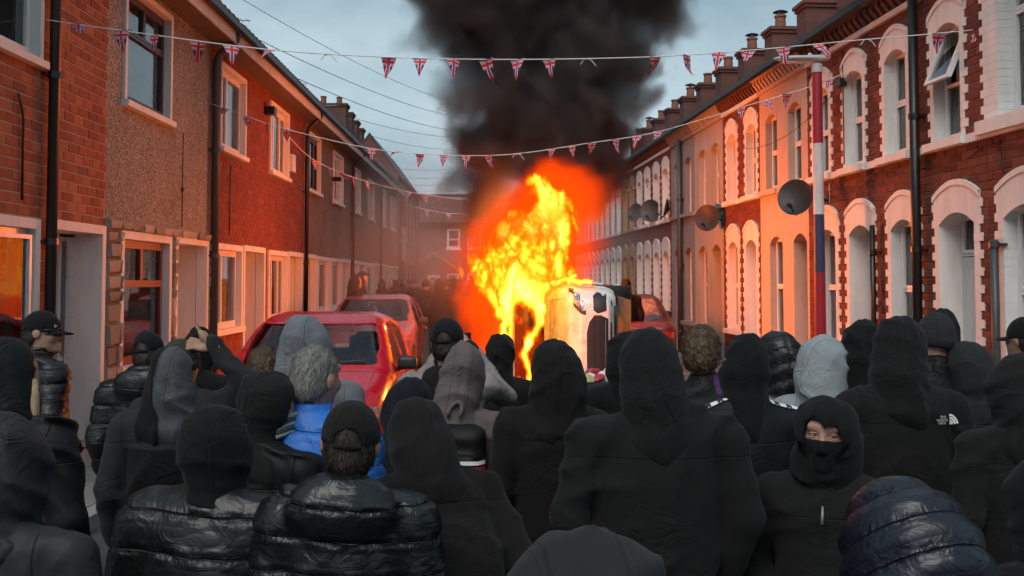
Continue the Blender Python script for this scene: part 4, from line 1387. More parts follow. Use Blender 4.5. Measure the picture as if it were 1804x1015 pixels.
        f = f + 0.010 * np.sin(9 * P[2] + 6 * P[0] + seed) * np.clip((P[2] - 1.45) * 6, 0, 1) + 0.006 * np.sin(17 * P[0] + 11 * P[2] + seed * 2)
        f = f - folds(P, seed + 9, am, 0.9, 1.0) - folds(P, seed + 10, am * 0.4, 2.0, 1.2)
        if hoodpuff:
            if hoodpuff == 'big':
                f = f - 0.03
            row = (P[2] + 0.6 * P[1]) / 0.085
            f = f - 0.02 * (np.sqrt(np.abs(np.sin(np.pi * row))) - 0.6)
        if hoodseam and not lowres:
            f = f + 0.006 * np.exp(-(P[0] / 0.006) ** 2) * np.clip((P[2] - 1.5) * 8, 0, 1) - 0.003 * np.exp(-((np.abs(P[0]) - 0.022) / 0.01) ** 2)
        V, Q = surfnet(f, xs, ys, zs)
        if hoodzone:
            V[np.abs(V[:, 0] + 0.01) < 0.0062, 0] = -0.01
        zz = None
        hmats = [puffer(*PUFF[hm or jm], row=0.085, hood=True) if hoodpuff and (hm or jm) in PUFF else K[hm or jm]]
        if hoodzone:
            c = V[Q].mean(1)
            zz = hoodzone[0](c[:, 0], c[:, 1], c[:, 2]).astype(int)
            hmats.append(K[hoodzone[1]])
        mk('hood', V, Q, hmats, zz)
    if head in ('cap', 'beanie'):
        hh = 0.03 if lowres else 0.008
        xs, ys, zs = ax(-0.13, 0.13, hh), ax(-0.15, 0.25, hh), ax(1.52, 1.8, hh)
        P = grid(xs, ys, zs)
        if head == 'cap':
            f = ell(P, (0, 0.0, 1.66), (0.092, 0.114, 0.112))
            f = np.maximum(f, 1.642 - 0.12 * P[1] - P[2])
            f = np.maximum(f, -ell(P, (0, 0.0, 1.64), (0.084, 0.104, 0.105)))
            f = np.maximum(f, -np.where(P[1] < 0, ell(P, (0, -0.11, 1.665), (0.042, 0.09, 0.034)), 1.0))
            f = f - 0.002 * np.abs(np.sin(3 * np.arctan2(P[0], P[1] + 1e-4))) ** 8
        else:
            f = ell(P, (0, 0.0, 1.652), (0.096, 0.118, 0.125))
            f = np.maximum(f, 1.6 + 0.15 * P[1] - P[2]) - 0.0025 * np.abs(np.sin(2 * P[2] * 60))
            f = smin(f, np.maximum(ell(P, (0, 0, 1.63), (0.103, 0.124, 0.1)), np.abs(P[2] - 1.625 - 0.15 * P[1]) - 0.022), 0.01) - folds(P, seed + 4, 0.003, 1.5)
        V, Q = surfnet(f, xs, ys, zs)
        ho = mk('cap' if head == 'cap' else 'beanie', V, Q, K[capm])
        if head == 'cap':
            b = MB()
            n = 12
            v, fc = [], []
            for i in range(n + 1):
                a2 = math.pi * i / n
                cx2, sy2 = math.cos(a2), math.sin(a2)
                xi, yi = 0.088 * cx2, 0.11 * sy2 * 0.75 + 0.02
                xo, yo = 0.092 * cx2, 0.105 * sy2 + 0.085
                zz2 = 1.652 - 0.02 * cx2 * cx2
                v += [(xi, yi, zz2), (xo, yo, zz2 - 0.02 * sy2), (xo, yo, zz2 - 0.02 * sy2 - 0.006), (xi, yi, zz2 - 0.006)]
            for i in range(n):
                a2, c2 = 4 * i, 4 * i + 4
                fc += [(a2, c2, c2 + 1, a2 + 1), (a2 + 1, c2 + 1, c2 + 2, a2 + 2), (a2 + 2, c2 + 2, c2 + 3, a2 + 3)]
            bv = dt(np.array(v))
            MB().add([tuple(q2) for q2 in bv], fc).build('peak', K[capm], ho, smooth=True)
            sv = dt(np.array([(0.044 * math.cos(t2), -0.115 + 0.012 * abs(math.cos(t2)), 1.648) for t2 in np.linspace(0, math.pi, 7)]))
            MB().tube([tuple(q2) for q2 in sv], 0.007, 6).build('strap', K[capm], ho, smooth=True)
    if hair:
        hh = 0.03 if lowres else 0.0075
        xs, ys, zs = ax(-0.14, 0.14, hh), ax(-0.16, 0.15, hh), ax(1.5, 1.8, hh)
        P = grid(xs, ys, zs)
        curl = hair == 'hbrown' and head == 'hair'
        rad = 0.008 if curl else 0.0
        f = ell(P, (0, 0.0, 1.655), (0.084 + rad, 0.106 + rad, 0.106 + rad))
        f = smin(f, ell(P, (0, -0.03, 1.6), (0.077 + rad * 0.6, 0.082, 0.07)), 0.02)
        f = np.maximum(f, P[1] - 0.07 - (P[2] - 1.7) * 0.8)
        f = np.maximum(f, 1.555 + 0.0 * P[1] - P[2])
        f = np.maximum(f, np.minimum(P[1] - 0.015, 1.67 - P[2]) )if True else f
        f = f - (0.004 if curl else 0.0022) * np.sin(95 * P[0] + 3 * np.sin(60 * P[2])) * np.sin(90 * P[2] + 2 * np.sin(70 * P[1])) - (0.003 if curl else 0.0015) * np.sin(160 * P[1] + 4 * np.sin(80 * P[0]))
        V, Q = surfnet(f, xs, ys, zs)
        if len(Q):
            mk('hair', V, Q, K[hair])
            if not lowres:
                rs_ = np.random.RandomState(seed)
                nrm = np.cross(V[Q[:, 2]] - V[Q[:, 0]], V[Q[:, 3]] - V[Q[:, 1]])
                nrm /= np.linalg.norm(nrm, axis=1)[:, None] + 1e-9
                pick = rs_.randint(0, len(Q), 4500)
                c0 = V[Q].mean(1)[pick] + rs_.normal(0, 0.002, (len(pick), 3))
                n0 = nrm[pick]
                fl = np.stack([0.5 * c0[:, 0] * 8, -0.5 + 0 * c0[:, 0], -1.0 + 0 * c0[:, 0]], 1) + rs_.normal(0, 0.9 if curl else 0.45, (len(pick), 3))
                fl -= n0 * (fl * n0).sum(1)[:, None]
                fl /= np.linalg.norm(fl, axis=1)[:, None] + 1e-9
                ln = rs_.uniform(0.012, 0.026 if not curl else 0.03, len(pick))[:, None]
                sd_ = np.cross(fl, n0) * (0.001 if not curl else 0.0013)
                mid = c0 + fl * ln * 0.5 + n0 * ln * (0.12 if not curl else 0.3)
                tip = c0 + fl * ln + n0 * ln * (0.03 if not curl else 0.12)
                SV = np.concatenate([c0 - sd_, c0 + sd_, mid - sd_, mid + sd_, tip - sd_ * 0.3, tip + sd_ * 0.3])
                k_ = np.arange(len(pick)); N_ = len(pick)
                SQ = np.concatenate([np.stack([k_, k_ + N_, k_ + 3 * N_, k_ + 2 * N_], 1), np.stack([k_ + 2 * N_, k_ + 3 * N_, k_ + 5 * N_, k_ + 4 * N_], 1)])
                tag(mk('hair_strands', SV, SQ, K[hair + '_s']), kind='stuff')
    if mask:
        hh = 0.007
        xs, ys, zs = ax(-0.12, 0.12, hh), ax(-0.1, 0.16, hh), ax(1.42, 1.64, hh)
        P = grid(xs, ys, zs)
        f = head_field(P) - 0.008 - folds(P, seed + 21, 0.003, 1.2)
        f = np.maximum(f, P[2] - 1.628 - 0.12 * np.maximum(0.04 - np.abs(P[0]), 0))
        V, Q = surfnet(f, xs, ys, zs)
        mk('face_mask', V, Q, K[mask])
    PEOPLE.append((root, p))
    root['_h'] = u
    del root['_h']
    return root, dt

def decal(root, dt, pts_fn, nu, nv, mat, name, parent_name='jacket', side='back', off=0.004):
    """flat print laid on the cloth: grid of (u, v) -> (x, z) canonical, dropped onto the jacket from behind or above"""
    from mathutils.bvhtree import BVHTree
    jo = [c for c in root.children if c.name.split('.')[0] == parent_name][0]
    me = jo.data
    bvh = BVHTree.FromPolygons([v.co[:] for v in me.vertices], [tuple(pp.vertices) for pp in me.polygons])
    b = MB()
    v = []
    for i in range(nu + 1):
        for j in range(nv + 1):
            x, y, z = pts_fn(i / nu, j / nv)
            q = Vector(dt(np.array([[x, y, z]]))[0])
            if side == 'back':
                hit = bvh.ray_cast(Vector((q.x, -1.0, q.z)), Vector((0, 1, 0)))
            else:
                hit = bvh.ray_cast(Vector((q.x, q.y, 3.0)), Vector((0, 0, -1)))
            p3 = hit[0] + hit[1] * off if hit[0] else q
            v.append(tuple(p3))
    f = [(i * (nv + 1) + j, (i + 1) * (nv + 1) + j, (i + 1) * (nv + 1) + j + 1, i * (nv + 1) + j + 1) for i in range(nu) for j in range(nv)]
    b.add(v, f)
    return b.build(name, mat, jo, smooth=True)

def text_mesh(s, size):
    cu = bpy.data.curves.new('lettering', 'FONT')
    cu.body = s
    cu.size = size
    cu.align_x = 'LEFT'
    cu.resolution_u = 3
    o = bpy.data.objects.new('lettering', cu)
    COL.objects.link(o)
    dg = bpy.context.evaluated_depsgraph_get()
    me = bpy.data.meshes.new_from_object(o.evaluated_get(dg))
    bpy.data.objects.remove(o)
    return me
def text_decal(root, dt, s, size, x0, z0, mat, parent_name='jacket', mirror=1, off=0.004, slant=0.0):
    from mathutils.bvhtree import BVHTree
    jo = [c for c in root.children if c.name.split('.')[0] == parent_name][0]
    me = jo.data
    bvh = BVHTree.FromPolygons([v.co[:] for v in me.vertices], [tuple(pp.vertices) for pp in me.polygons])
    tm = text_mesh(s, size)
    for v in tm.vertices:
        q = Vector(dt(np.array([[x0 + v.co.x + slant * v.co.y, 0, z0 + v.co.y]]))[0])
        hit = bvh.ray_cast(Vector((q.x, -1.0, q.z)), Vector((0, 1, 0)))
        v.co = hit[0] + hit[1] * off if hit[0] else q
    tm.materials.append(mat)
    return link('lettering', tm, jo)

# ------------------------------------------------------------------ the crowd (head pixel, top of head pixel, distance)
DET = True
yoke = lambda zc: (lambda x, y, z: np.where((z < zc) & (np.abs(x) < 0.19), 1, 0))

person(-8, 735, 2.75, 'person in dark grey hood cut off by the bottom left corner', jm='shell', zone=lambda x, y, z: np.where((z < 1.33) & (np.abs(x) < 0.26), 1, 0), zmats=('shellb',), hood='plain', hm='shell', bw=1.35, heading=-8, vox=0.012, seed=21, fold=0.009, hfold=1.6)
person(18, 590, 3.5, 'person in black hooded jacket with fair hair showing, at the left edge', jm='shellb', hood='peak', bw=1.0, heading=-6, vox=0.013, seed=31, fold=0.009, turn=-12)
pp, dd = person(72, 547, 5.9, 'person in black baseball cap and glasses, in profile beside the white porch', jacket='puffer', jm='puffm', head='cap', hair='hdark', heading=-40, turn=-42, face=True, collar=True, puffrow=0.085, arms=('pocket', 'pocket'), seed=41)
# glasses
gl = MB()
for sx in (-1, 1):
    gl.tube([(0.033 * sx + 0.027 * math.cos(t), 0.118, 1.643 + 0.019 * math.sin(t)) for t in np.linspace(0, 2 * math.pi, 13)], 0.0035, 5)
    gl.tube([(0.06 * sx, 0.117, 1.65), (0.084 * sx, 0.09, 1.65), (0.088 * sx, 0.0, 1.648)], 0.0035, 5)
gl.tube([(-0.008, 0.12, 1.648), (0.008, 0.12, 1.648)], 0.003, 5)
gl.v = [tuple(q) for q in dd(np.array(gl.v))]
gl.build('glasses', m_pipe_b, pp, smooth=True)
person(264, 583, 5.7, 'person in black cap and black padded coat in front of the stone cladding', jacket='puffer', jm='puffm', head='cap', hair='hdark', heading=5, bw=1.08, hooddown=True, puffrow=0.11, seed=51)
person(345, 570, 5.9, 'person in tight black hood under the grey downpipe', jm='black', hood='tight', heading=-10, seed=61)
p6, d6 = person(322, 597, 5.0, 'person in olive beanie and grey sleeves with a hand on the head', jm='char', head='beanie', capm='olive', arms=('down', 'head'), heading=0, seed=71, skinm='skin2')
person(300, 606, 4.4, 'person in two-tone grey and black hood with a grey yoke across the back', jm='char', zone=yoke(1.31), snapz=1.31, zmats=('black',), hood='plain', hm='grey', hoodzone=(lambda x, y, z: np.where(x < -0.01, 1, 0), 'black'), heading=4, bw=1.05, turn=-12, vox=0.013, seed=81)
person(381, 705, 3.02, 'person in smooth black hood over a black down jacket with broad seams', jacket='puffer', jm='puffm', hood='tight', hm='black', hoodseam=False, heading=-4, bw=1.1, vox=0.0115, puffrow=0.12, hoodw=1.15, seed=91)
pp9, d9 = person(468, 645, 3.62, 'person in black balaclava hood with a striped white scarf over the mouth', jm='shellb', hood='tight', hm='black2', heading=-22, turn=-30, bw=0.95, vox=0.014, hoodw=1.2, seed=101)
person(549, 605, 3.7, 'grey-haired person in a bright blue padded jacket', jacket='puffer', jm='blue', head='hair', hair='hgrey', heading=-14, turn=-14, face=True, puffrow=0.12, vox=0.014, collar=True, seed=111)
person(536, 560, 4.75, 'person in grey marl hood standing before the red car', jm='marl', hood='peak', heading=8, seed=121, g=1.05)
person(470, 612, 5.3, 'brown-haired person half hidden behind the grey marl hood', jm='brownblk', head='hair', hair='hbrown', heading=10, seed=131)
person(613, 705, 2.95, 'person in dark cap and glossy black puffer jacket with quilted hood down', jacket='puffer', jm='puff', head='cap', capm='brownblk', hair='hdark', heading=2, bw=0.96, hooddown=True, vox=0.0105, puffrow=0.105, seed=141, face=True)
person(722, 695, 3.5, 'hunched person in brown-black hooded coat bending over to the left', jm='brownblk', hood='plain', heading=30, lean=26, bw=1.12, vox=0.013, seed=151, nod=10)
person(730, 655, 4.6, 'person in navy hood beside the person with the backpack', jm='navy', hood='plain', heading=-20, lean=8, seed=161)
p15, d15 = person(806, 608, 4.55, 'person in warm grey hood wearing a dark backpack', jm='rose', hood='peak', heading=-4, bw=1.0, vox=0.013, seed=171)
p16, d16 = person(790, 560, 5.3, 'person in black cap and pale jacket holding up a phone', jm='paleshell', zone=lambda x, y, z: np.where((np.abs(x) < 0.13) & (z > 1.28), 1, np.where(z < 1.22, 1, 0)), zmats=('brownblk',), head='cap', capm='black', hair='hdark', arms=('phone', 'phone'), heading=-10, bw=1.1, seed=181)
person(975, 597, 4.3, 'person in black hood edged by firelight, in front of the burning car', jm='brownblk', hood='plain', heading=3, bw=1.0, vox=0.013, seed=191)
person(1152, 573, 3.45, 'tall broad-shouldered person in black hood, largest figure right of centre', jm='black2', hood='plain', heading=2, bw=1.22, vox=0.0125, hoodw=1.1, seed=201, fold=0.009)
person(1114, 577, 5.2, 'person in black hood behind the left shoulder of the tall broad figure', jm='black', hood='plain', heading=0, seed=211)
person(1238, 575, 4.8, 'person with curly brown hair and a purple collar', jm='shellb', head='hair', hair='hbrown', heading=-12, collar=True, zone=lambda x, y, z: np.where((x > 0.06) & (z > 1.44), 1, 0), zmats=('purple',), seed=221)
p21, d21 = person(1312, 580, 3.95, 'person in black balaclava and track top with white shoulder tape', jm='shellb', hood='tight', hm='black', hoodseam=False, heading=3, bw=1.0, vox=0.013, seed=231, fold=0.005, hoodw=0.98)
person(1376, 585, 5.1, 'person in quilted black hood left of the pale grey hood', jacket='puffer', jm='puffm', hood='plain', hoodpuff=True, heading=0, seed=241)
person(1450, 587, 4.6, 'person in pale grey hood turned to the right', jm='light', hood='plain', heading=-40, turn=-38, seed=251, vox=0.014)
p24, d24 = person(1453, 690, 3.5, 'person in black hood and face mask looking back at the camera', jm='black2', hood='plain', hm='black', hoodseam=False, heading=158, turn=-4, nod=5, tilt=-3, bw=1.02, face=True, mask='black', hooddown=False, vox=0.013, arms=('pocket', 'pocket'), seed=261, hoodw=1.05)
p25, d25 = person(1582, 555, 4.2, 'broad person in black hooded top with a small white dome emblem on the shoulder', jm='black2', hood='plain', hm='black2', heading=0, bw=1.12, vox=0.0125, seed=271, fold=0.006)
person(1520, 557, 5.1, 'person in black hood just left of the broad figure with the emblem', jm='black', hood='plain', heading=4, seed=281)
person(1645, 552, 5.2, 'person in dark grey beanie hood behind the emblem wearer', jm='shellb', head='beanie', capm='char', hood=None, heading=0, seed=291, collar=True)
person(1662, 540, 6.0, 'person in black hood with a white lining, farther back at the right', jm='shellb', zone=lambda x, y, z: np.where((x > 0.08) & (z > 1.42), 1, 0), zmats=('white',), hood='tight', heading=-14, seed=301)
person(1717, 597, 5.1, 'person in dark grey hood right of the emblem wearer', jm='shellb', hood='plain', hm='char', heading=0, seed=311)
person(1806, 558, 5.6, 'person in black cap cut off by the right edge', jm='shellb', head='cap', hair='hdark', heading=30, zone=lambda x, y, z: np.where(z > 1.4, 1, 0), zmats=('white',), seed=321)
person(1800, 612, 3.75, 'person in black hood and jacket with quilted lower back at the right edge', jm='black2', hood='plain', zone=None, heading=5, bw=1.08, vox=0.0125, seed=331)
person(1612, 878, 2.05, 'person in navy quilted puffer hood at the bottom right', jacket='puffer', jm='puffn', hood='plain', hm='puffn', hoodpuff='big', hoodseam=False, heading=6, vox=0.012, seed=341)
person(1030, 908, 1.15, 'person in dark grey hood cut off by the bottom edge, nearest to the camera', jm='char', hood='plain', hm='char', heading=0, bw=1.05, vox=0.012, hoodw=1.2, seed=351, hfold=1.7)
person(1850, 800, 2.6, 'person in black coat cut off by the bottom right corner', jm='black', hood='plain', heading=0, bw=1.1, seed=361)
person(880, 585, 6.3, 'person in black jacket close to the fire, behind the warm grey hood', jm='brownblk', hood='tight', heading=0, seed=371)
person(1470, 600, 6.2, 'person in black hood behind the pale grey hood', jm='black', hood='plain', heading=0, seed=381)

# raised hand on the olive beanie: palm, thumb and four bent fingers
def hand(parent, dt, wrist, fwd, nor, mat):
    h = 0.0048
    xs, ys, zs = ax(-0.075, 0.075, h), ax(-0.05, 0.2, h), ax(-0.06, 0.05, h)
    P = grid(xs, ys, zs)
    f = uni(0.02, ell(P, (0, 0.055, 0), (0.042, 0.055, 0.017)), cap(P, (0, -0.05, 0), (0, 0.02, 0), 0.027, 0.026))
    for x, L, a in ((-0.031, 0.062, -0.16), (-0.011, 0.076, -0.04), (0.01, 0.08, 0.05), (0.03, 0.072, 0.16)):
        k = (x, 0.098, 0.0)
        m = (x + a * L * 0.5, 0.098 + L * 0.5, -0.008)
        e = (x + a * L * 0.8, 0.098 + L * 0.8, -0.036)
        f = smin(f, uni(0.006, cap(P, k, m, 0.0098, 0.009), cap(P, m, e, 0.009, 0.0076)), 0.009)
    f = smin(f, uni(0.006, cap(P, (0.03, 0.025, -0.004), (0.06, 0.062, -0.014), 0.0135, 0.0105), cap(P, (0.06, 0.062, -0.014), (0.068, 0.095, -0.026), 0.0105, 0.009)), 0.012)
    V, Q = surfnet(f, xs, ys, zs)
    fwd = Vector(fwd).normalized()
    nor = Vector(nor)
    nor = (nor - fwd * nor.dot(fwd)).normalized()
    sd = fwd.cross(nor)
    M = np.array([list(sd), list(fwd), list(nor)])
    W = V @ M + np.array(wrist)
    return link('hand', npmesh('hand', dt(W), Q, K[mat] if isinstance(mat, str) else mat), parent)
hand(p6, d6, (0.2, -0.035, 1.71), (-0.9, -0.05, 0.25), (0.2, -0.75, 0.6), 'skin2')

# phone of the person in the pale jacket
ph = MB().box(-0.075, 0.075, 0.33, 0.338, 1.58, 1.66)
ph.v = [tuple(q) for q in d16(np.array(ph.v))]
po = ph.build('phone', paint('phone_case', (0.01, 0.01, 0.012), 0.25), None)
po.location, po.rotation_euler = p16.location, p16.rotation_euler
tag(po, 'black phone held up by the person in black cap and pale jacket', 'phone')

# striped scarf over the mouth of the balaclava wearer
for k in range(5):
    t = MB().tube([(0.0 + 0.088 * math.cos(a), 0.02 + 0.115 * math.sin(a), 1.535 + 0.016 * k + 0.01 * math.sin(3 * a)) for a in np.linspace(-0.15, 2.6, 14)], 0.011, 8)
    t.v = [tuple(q) for q in d9(np.array(t.v))]
    t.build('scarf', K['light'] if k % 2 == 0 else K['grey'], pp9, smooth=True)

# fair plait of the person at the left edge
pl, dpl = PEOPLE[1][0], (lambda V: transform(V, PEOPLE[1][1]))
t = MB().tube([(0.1, 0.02, 1.62), (0.118, 0.0, 1.55), (0.12, -0.02, 1.48), (0.125, -0.03, 1.42)], [0.012, 0.02, 0.017, 0.006], 8)
t.v = [tuple(q) for q in dpl(np.array(t.v))]
t.build('hair', K['fair'], pl, smooth=True)

# shoulder tape with dark marks
tape = paint('white_tape', (0.72, 0.72, 0.74), 0.5, 0.05)
mark = paint('black_mark', (0.02, 0.02, 0.025), 0.5)
for sx in (-1, 1):
    ts = decal(p21, d21, lambda u, v: (sx * (0.085 + 0.155 * u), -0.055 + 0.04 * v, 1.4), 14, 3, tape, 'shoulder_tape', side='top')
    for k in range(3):
        decal(p21, d21, lambda u, v: (sx * (0.105 + 0.05 * k + 0.022 * u), -0.05 + 0.028 * v - 0.012 * abs(2 * u - 1), 1.4), 4, 3, mark, 'tape_mark', side='top', off=0.006)

# dome emblem: three quarter arcs and three lines of small letters
emb = paint('white_print', (0.75, 0.75, 0.75), 0.6, 0.03)
ex, ez = 0.15, 1.335
for (r0, r1) in ((0.034, 0.043), (0.022, 0.031), (0.0, 0.019)):
    decal(p25, d25, lambda u, v: (ex + 0.012 + (r0 + (r1 - r0) * v) * math.sin(u * math.pi / 2), 0, ez + (r0 + (r1 - r0) * v) * math.cos(u * math.pi / 2) * 0.95), 8, 2, emb, 'emblem')
for k, w in enumerate(('THE', 'NORTH', 'FACE')):
    text_decal(p25, d25, w, 0.0145, ex - 0.046 + (0.016 if k == 0 else 0.0 if k == 1 else 0.008), ez + 0.026 - 0.0125 * k, emb)

# backpack with striped band and cursive initials
def backpack():
    h = 0.012
    xs, ys, zs = ax(-0.21, 0.21, h), ax(-0.36, -0.06, h), ax(0.92, 1.5, h)
    P = grid(xs, ys, zs)
    f = smin(rbox(P, (0, -0.2, 1.2), (0.165, 0.08, 0.23), 0.07), rbox(P, (0, -0.29, 1.18), (0.125, 0.035, 0.12), 0.03), 0.02) - folds(P, 77, 0.006, 0.9)
    V, Q = surfnet(f, xs, ys, zs)
    root = link('backpack', npmesh('backpack', d15(V), Q, cloth('backpack_nylon', (0.008, 0.006, 0.0064), 0.6, 0.4, 0.0, 300)))
    root.location, root.rotation_euler = p15.location, p15.rotation_euler
    tag(root, 'dark backpack with white and red stripes on the warm grey hooded person', 'backpack')
    red = paint('red_webbing', (0.3, 0.012, 0.02), 0.6)
    def band(z0, z1, mat, nm, y=-0.34):
        b = MB()
        n = 10
        v = []
        for i in range(n + 1):
            x = -0.125 + 0.29 * i / n
            yy = y + 0.012 * (2 * i / n - 1) ** 2 + (0.05 if i == n else 0)
            v += [(x, yy, z0), (x, yy, z1)]
        b.add(v, [(2 * i, 2 * i + 2, 2 * i + 3, 2 * i + 1) for i in range(n)])
        b.v = [tuple(q) for q in d15(np.array(b.v))]
        return b.build(nm, mat, root, smooth=True)
    band(1.262, 1.28, emb, 'stripe'); band(1.235, 1.254, red, 'stripe'); band(1.13, 1.147, red, 'stripe'); band(1.105, 1.12, emb, 'stripe')
    tm = text_mesh('PS', 0.075)
    for v in tm.vertices:
        q = d15(np.array([[0.04 + v.co.x + 0.35 * v.co.y, -0.343, 1.165 + v.co.y]]))[0]
        v.co = Vector(q)
    tm.materials.append(emb)
    link('lettering', tm, root)
    t = MB().tube([(0.03 * math.cos(a), -0.16 + 0.01 * math.sin(a), 1.47 + 0.045 * math.sin(a)) for a in np.linspace(-0.3, 3.4, 12)], 0.01, 6)
    t.v = [tuple(q) for q in d15(np.array(t.v))]
    t.build('handle', K['rose'], root, smooth=True)
backpack()

# eyes, brows and zip pull of the masked person
eye_w = paint('eye_white', (0.36, 0.33, 0.31), 0.2, 0.02)
eye_i = paint('eye_iris', (0.06, 0.05, 0.035), 0.15, 0.1)
for sx in (-1, 1):
    xs = ax(-0.016, 0.016, 0.0022)
    Pg = grid(xs, xs, xs)
    V, Q = surfnet(np.sqrt(Pg[0] ** 2 + Pg[1] ** 2 + Pg[2] ** 2) - 0.0125 + 0 * Pg[0], xs, xs, xs)
    c = V[Q].mean(1)
    look = np.array([-0.38, 0.92, 0.02])      # glance to one side
    zn = (c @ look > 0.0108).astype(int)
    V = V + np.array([0.033 * sx, 0.0905, 1.645])
    link('eye', npmesh('eye', d24(V), Q, [eye_w, eye_i], zn), p24)
    for (zz, rr, mm, nm) in ((1.6535, 0.0032, K['skin'], 'eyelid'), (1.637, 0.0026, K['skin'], 'eyelid'), (1.672, 0.0026, K['hdark'], 'eyebrow')):
        t = MB().tube([(0.033 * sx + 0.019 * q, 0.1025 - 0.009 * q * q * (1 if nm == 'eyelid' else 1.1), zz - 0.006 * q * q) for q in np.linspace(-1, 1, 7)], [rr * k for k in (0.5, 0.9, 1, 1, 1, 0.9, 0.5)], 6)
        t.v = [tuple(q) for q in d24(np.array(t.v))]
        t.build(nm, mm, p24, smooth=True)
zp = MB().tube([(0.0, 0.16, 1.39), (0.0, 0.175, 1.36), (0.002, 0.18, 1.33)], [0.004, 0.005, 0.006], 6)
zp.v = [tuple(q) for q in d24(np.array(zp.v))]
zp.build('zip_pull', m_metal, p24, smooth=True)

# people farther up the street
person(626, 482, 20.5, 'person in dark hood on the pavement left of the second red car', jm='brownblk', hood='plain', heading=-60, lowres=True, group='people up the street')
person(637, 474, 21.5, 'taller person in dark hood behind another on the left pavement', jm='black2', hood='plain', heading=-80, lowres=True, group='people up the street')
person(774, 489, 22.0, 'dark figure seen through smoke between the second red car and the fire', jm='brownblk', hood='tight', heading=10, group='people up the street')
person(1103, 489, 19.0, 'dark head behind the upturned car, beside the dark red car', jm='brownblk', hood='tight', heading=0, lowres=True, group='people up the street')
person(806, 492, 19.5, 'second dark figure in smoke close to the flames', jm='black2', hood='plain', heading=-15, lowres=True, group='people up the street')
person(795, 490, 24.5, 'dark figure between the two nearer silhouettes in the smoke', jm='black', hood='tight', heading=30, lowres=True, group='people up the street')
person(832, 492, 24.0, 'dark figure at the left rim of the fire glow', jm='brownblk', hood='plain', heading=-20, lowres=True, group='people up the street')
person(752, 491, 25.0, 'dark figure right of the second red car, farther off', jm='black2', hood=None, head='beanie', heading=0, lowres=True, group='people up the street')
def copy_tree(o, loc, rz):
    r = o.copy()
    COL.objects.link(r)
    r.location = loc
    r.rotation_euler = (0, 0, rz)
    for ch in list(o.children):
        c = ch.copy()
        COL.objects.link(c)
        c.parent = r
    return r
protos = []
lbl = 'small dark figure in the distant crowd at the far end of the street'
for i, (jm, hd) in enumerate((('black2', 'hood'), ('brownblk', 'beanie'), ('char', 'hood'), ('navy', 'hair'))):
    r0, _ = person(690 + i * 40, 490 + i, 30.0 + i * 2.0, lbl, jm=jm, hood='plain' if hd == 'hood' else None, head='none' if hd == 'hood' else hd, hair='hdark' if hd == 'hair' else None, heading=150 + 40 * i, lowres=True, group='distant crowd')
    protos.append(r0)
rr = random.Random(3)
for i in range(26):
    Y = rr.uniform(27, 46)
    px = rr.uniform(668, 860)
    w = at(px, 493, Y)
    copy_tree(protos[i % 4], (w.x, Y, 0), rr.uniform(0, 6.28))

# ------------------------------------------------------------------ cars: body grown from side profile, plan and cross-section
def poly2(A, B, pts):
    """signed distance to a polygon, broadcast over two coordinate arrays"""
    A, B = np.broadcast_arrays(A, B)
    d = np.full(A.shape, 1e9, F32)
    s = np.ones(A.shape, F32)
    n = len(pts)
    for i in range(n):
        ax_, ay_ = pts[i]
        bx_, by_ = pts[i - 1]
        ex, ey = bx_ - ax_, by_ - ay_
        wx, wy = A - ax_, B - ay_
        t = np.clip((wx * ex + wy * ey) / (ex * ex + ey * ey + 1e-12), 0, 1)
        d = np.minimum(d, (wx - ex * t) ** 2 + (wy - ey * t) ** 2)
        c1, c2, c3 = B >= ay_, B < by_, ex * wy > ey * wx
        s = np.where((c1 & c2 & c3) | (~c1 & ~c2 & ~c3), -s, s)
    return s * np.sqrt(d)

def car_paint(name, col, dirt=0.15, rough=0.25):
    b = NB(name)
    p = b.objc()
    base = b.mix(b.math('MULTIPLY', b.ramp(b.noise(3.4, p, 6, 0.72), (0.45, (0, 0, 0)), (0.8, (1, 1, 1))), dirt), col, (0.1, 0.08, 0.07))
    r = b.math('ADD', b.math('MULTIPLY', b.noise(5, p, 5, 0.6), 0.25), rough - 0.1)
    return b.done(b.pbsdf(base=base, rough=r, spec=0.35, coat=0.3, coatr=0.06))
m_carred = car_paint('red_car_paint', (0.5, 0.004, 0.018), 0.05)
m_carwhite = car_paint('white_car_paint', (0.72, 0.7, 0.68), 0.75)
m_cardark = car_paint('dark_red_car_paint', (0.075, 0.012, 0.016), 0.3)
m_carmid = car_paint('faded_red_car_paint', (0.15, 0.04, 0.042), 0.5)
m_carblack = paint('black_car_plastic', (0.018, 0.018, 0.019), 0.5, 0.2, 20, local=True)
m_tyre = paint('tyre_rubber', (0.02, 0.02, 0.02), 0.8, 0.25, 30, 0.4, 90, local=True)
m_rim = paint('alloy_rim', (0.3, 0.3, 0.31), 0.35, 0.1, metal=0.8, local=True)
m_seat = cloth('seat_cloth', (0.03, 0.03, 0.033))
m_carglass = glass_mat('car_glass', (0.72, 0.78, 0.76), 0.015, 1.5)
m_lens = glass_mat('lamp_lens', (0.8, 0.8, 0.8), 0.05, 1.5)
m_tail = paint('tail_lamp_red', (0.35, 0.008, 0.01), 0.15, 0.1, coat=0.6, local=True)
m_lampin = paint('lamp_reflector', (0.55, 0.55, 0.56), 0.15, 0.05, metal=0.9, local=True)
m_plate_y = paint('yellow_plate', (0.62, 0.47, 0.04), 0.4, 0.05, local=True)
m_plate_w = paint('white_plate', (0.68, 0.68, 0.66), 0.4, 0.05, local=True)
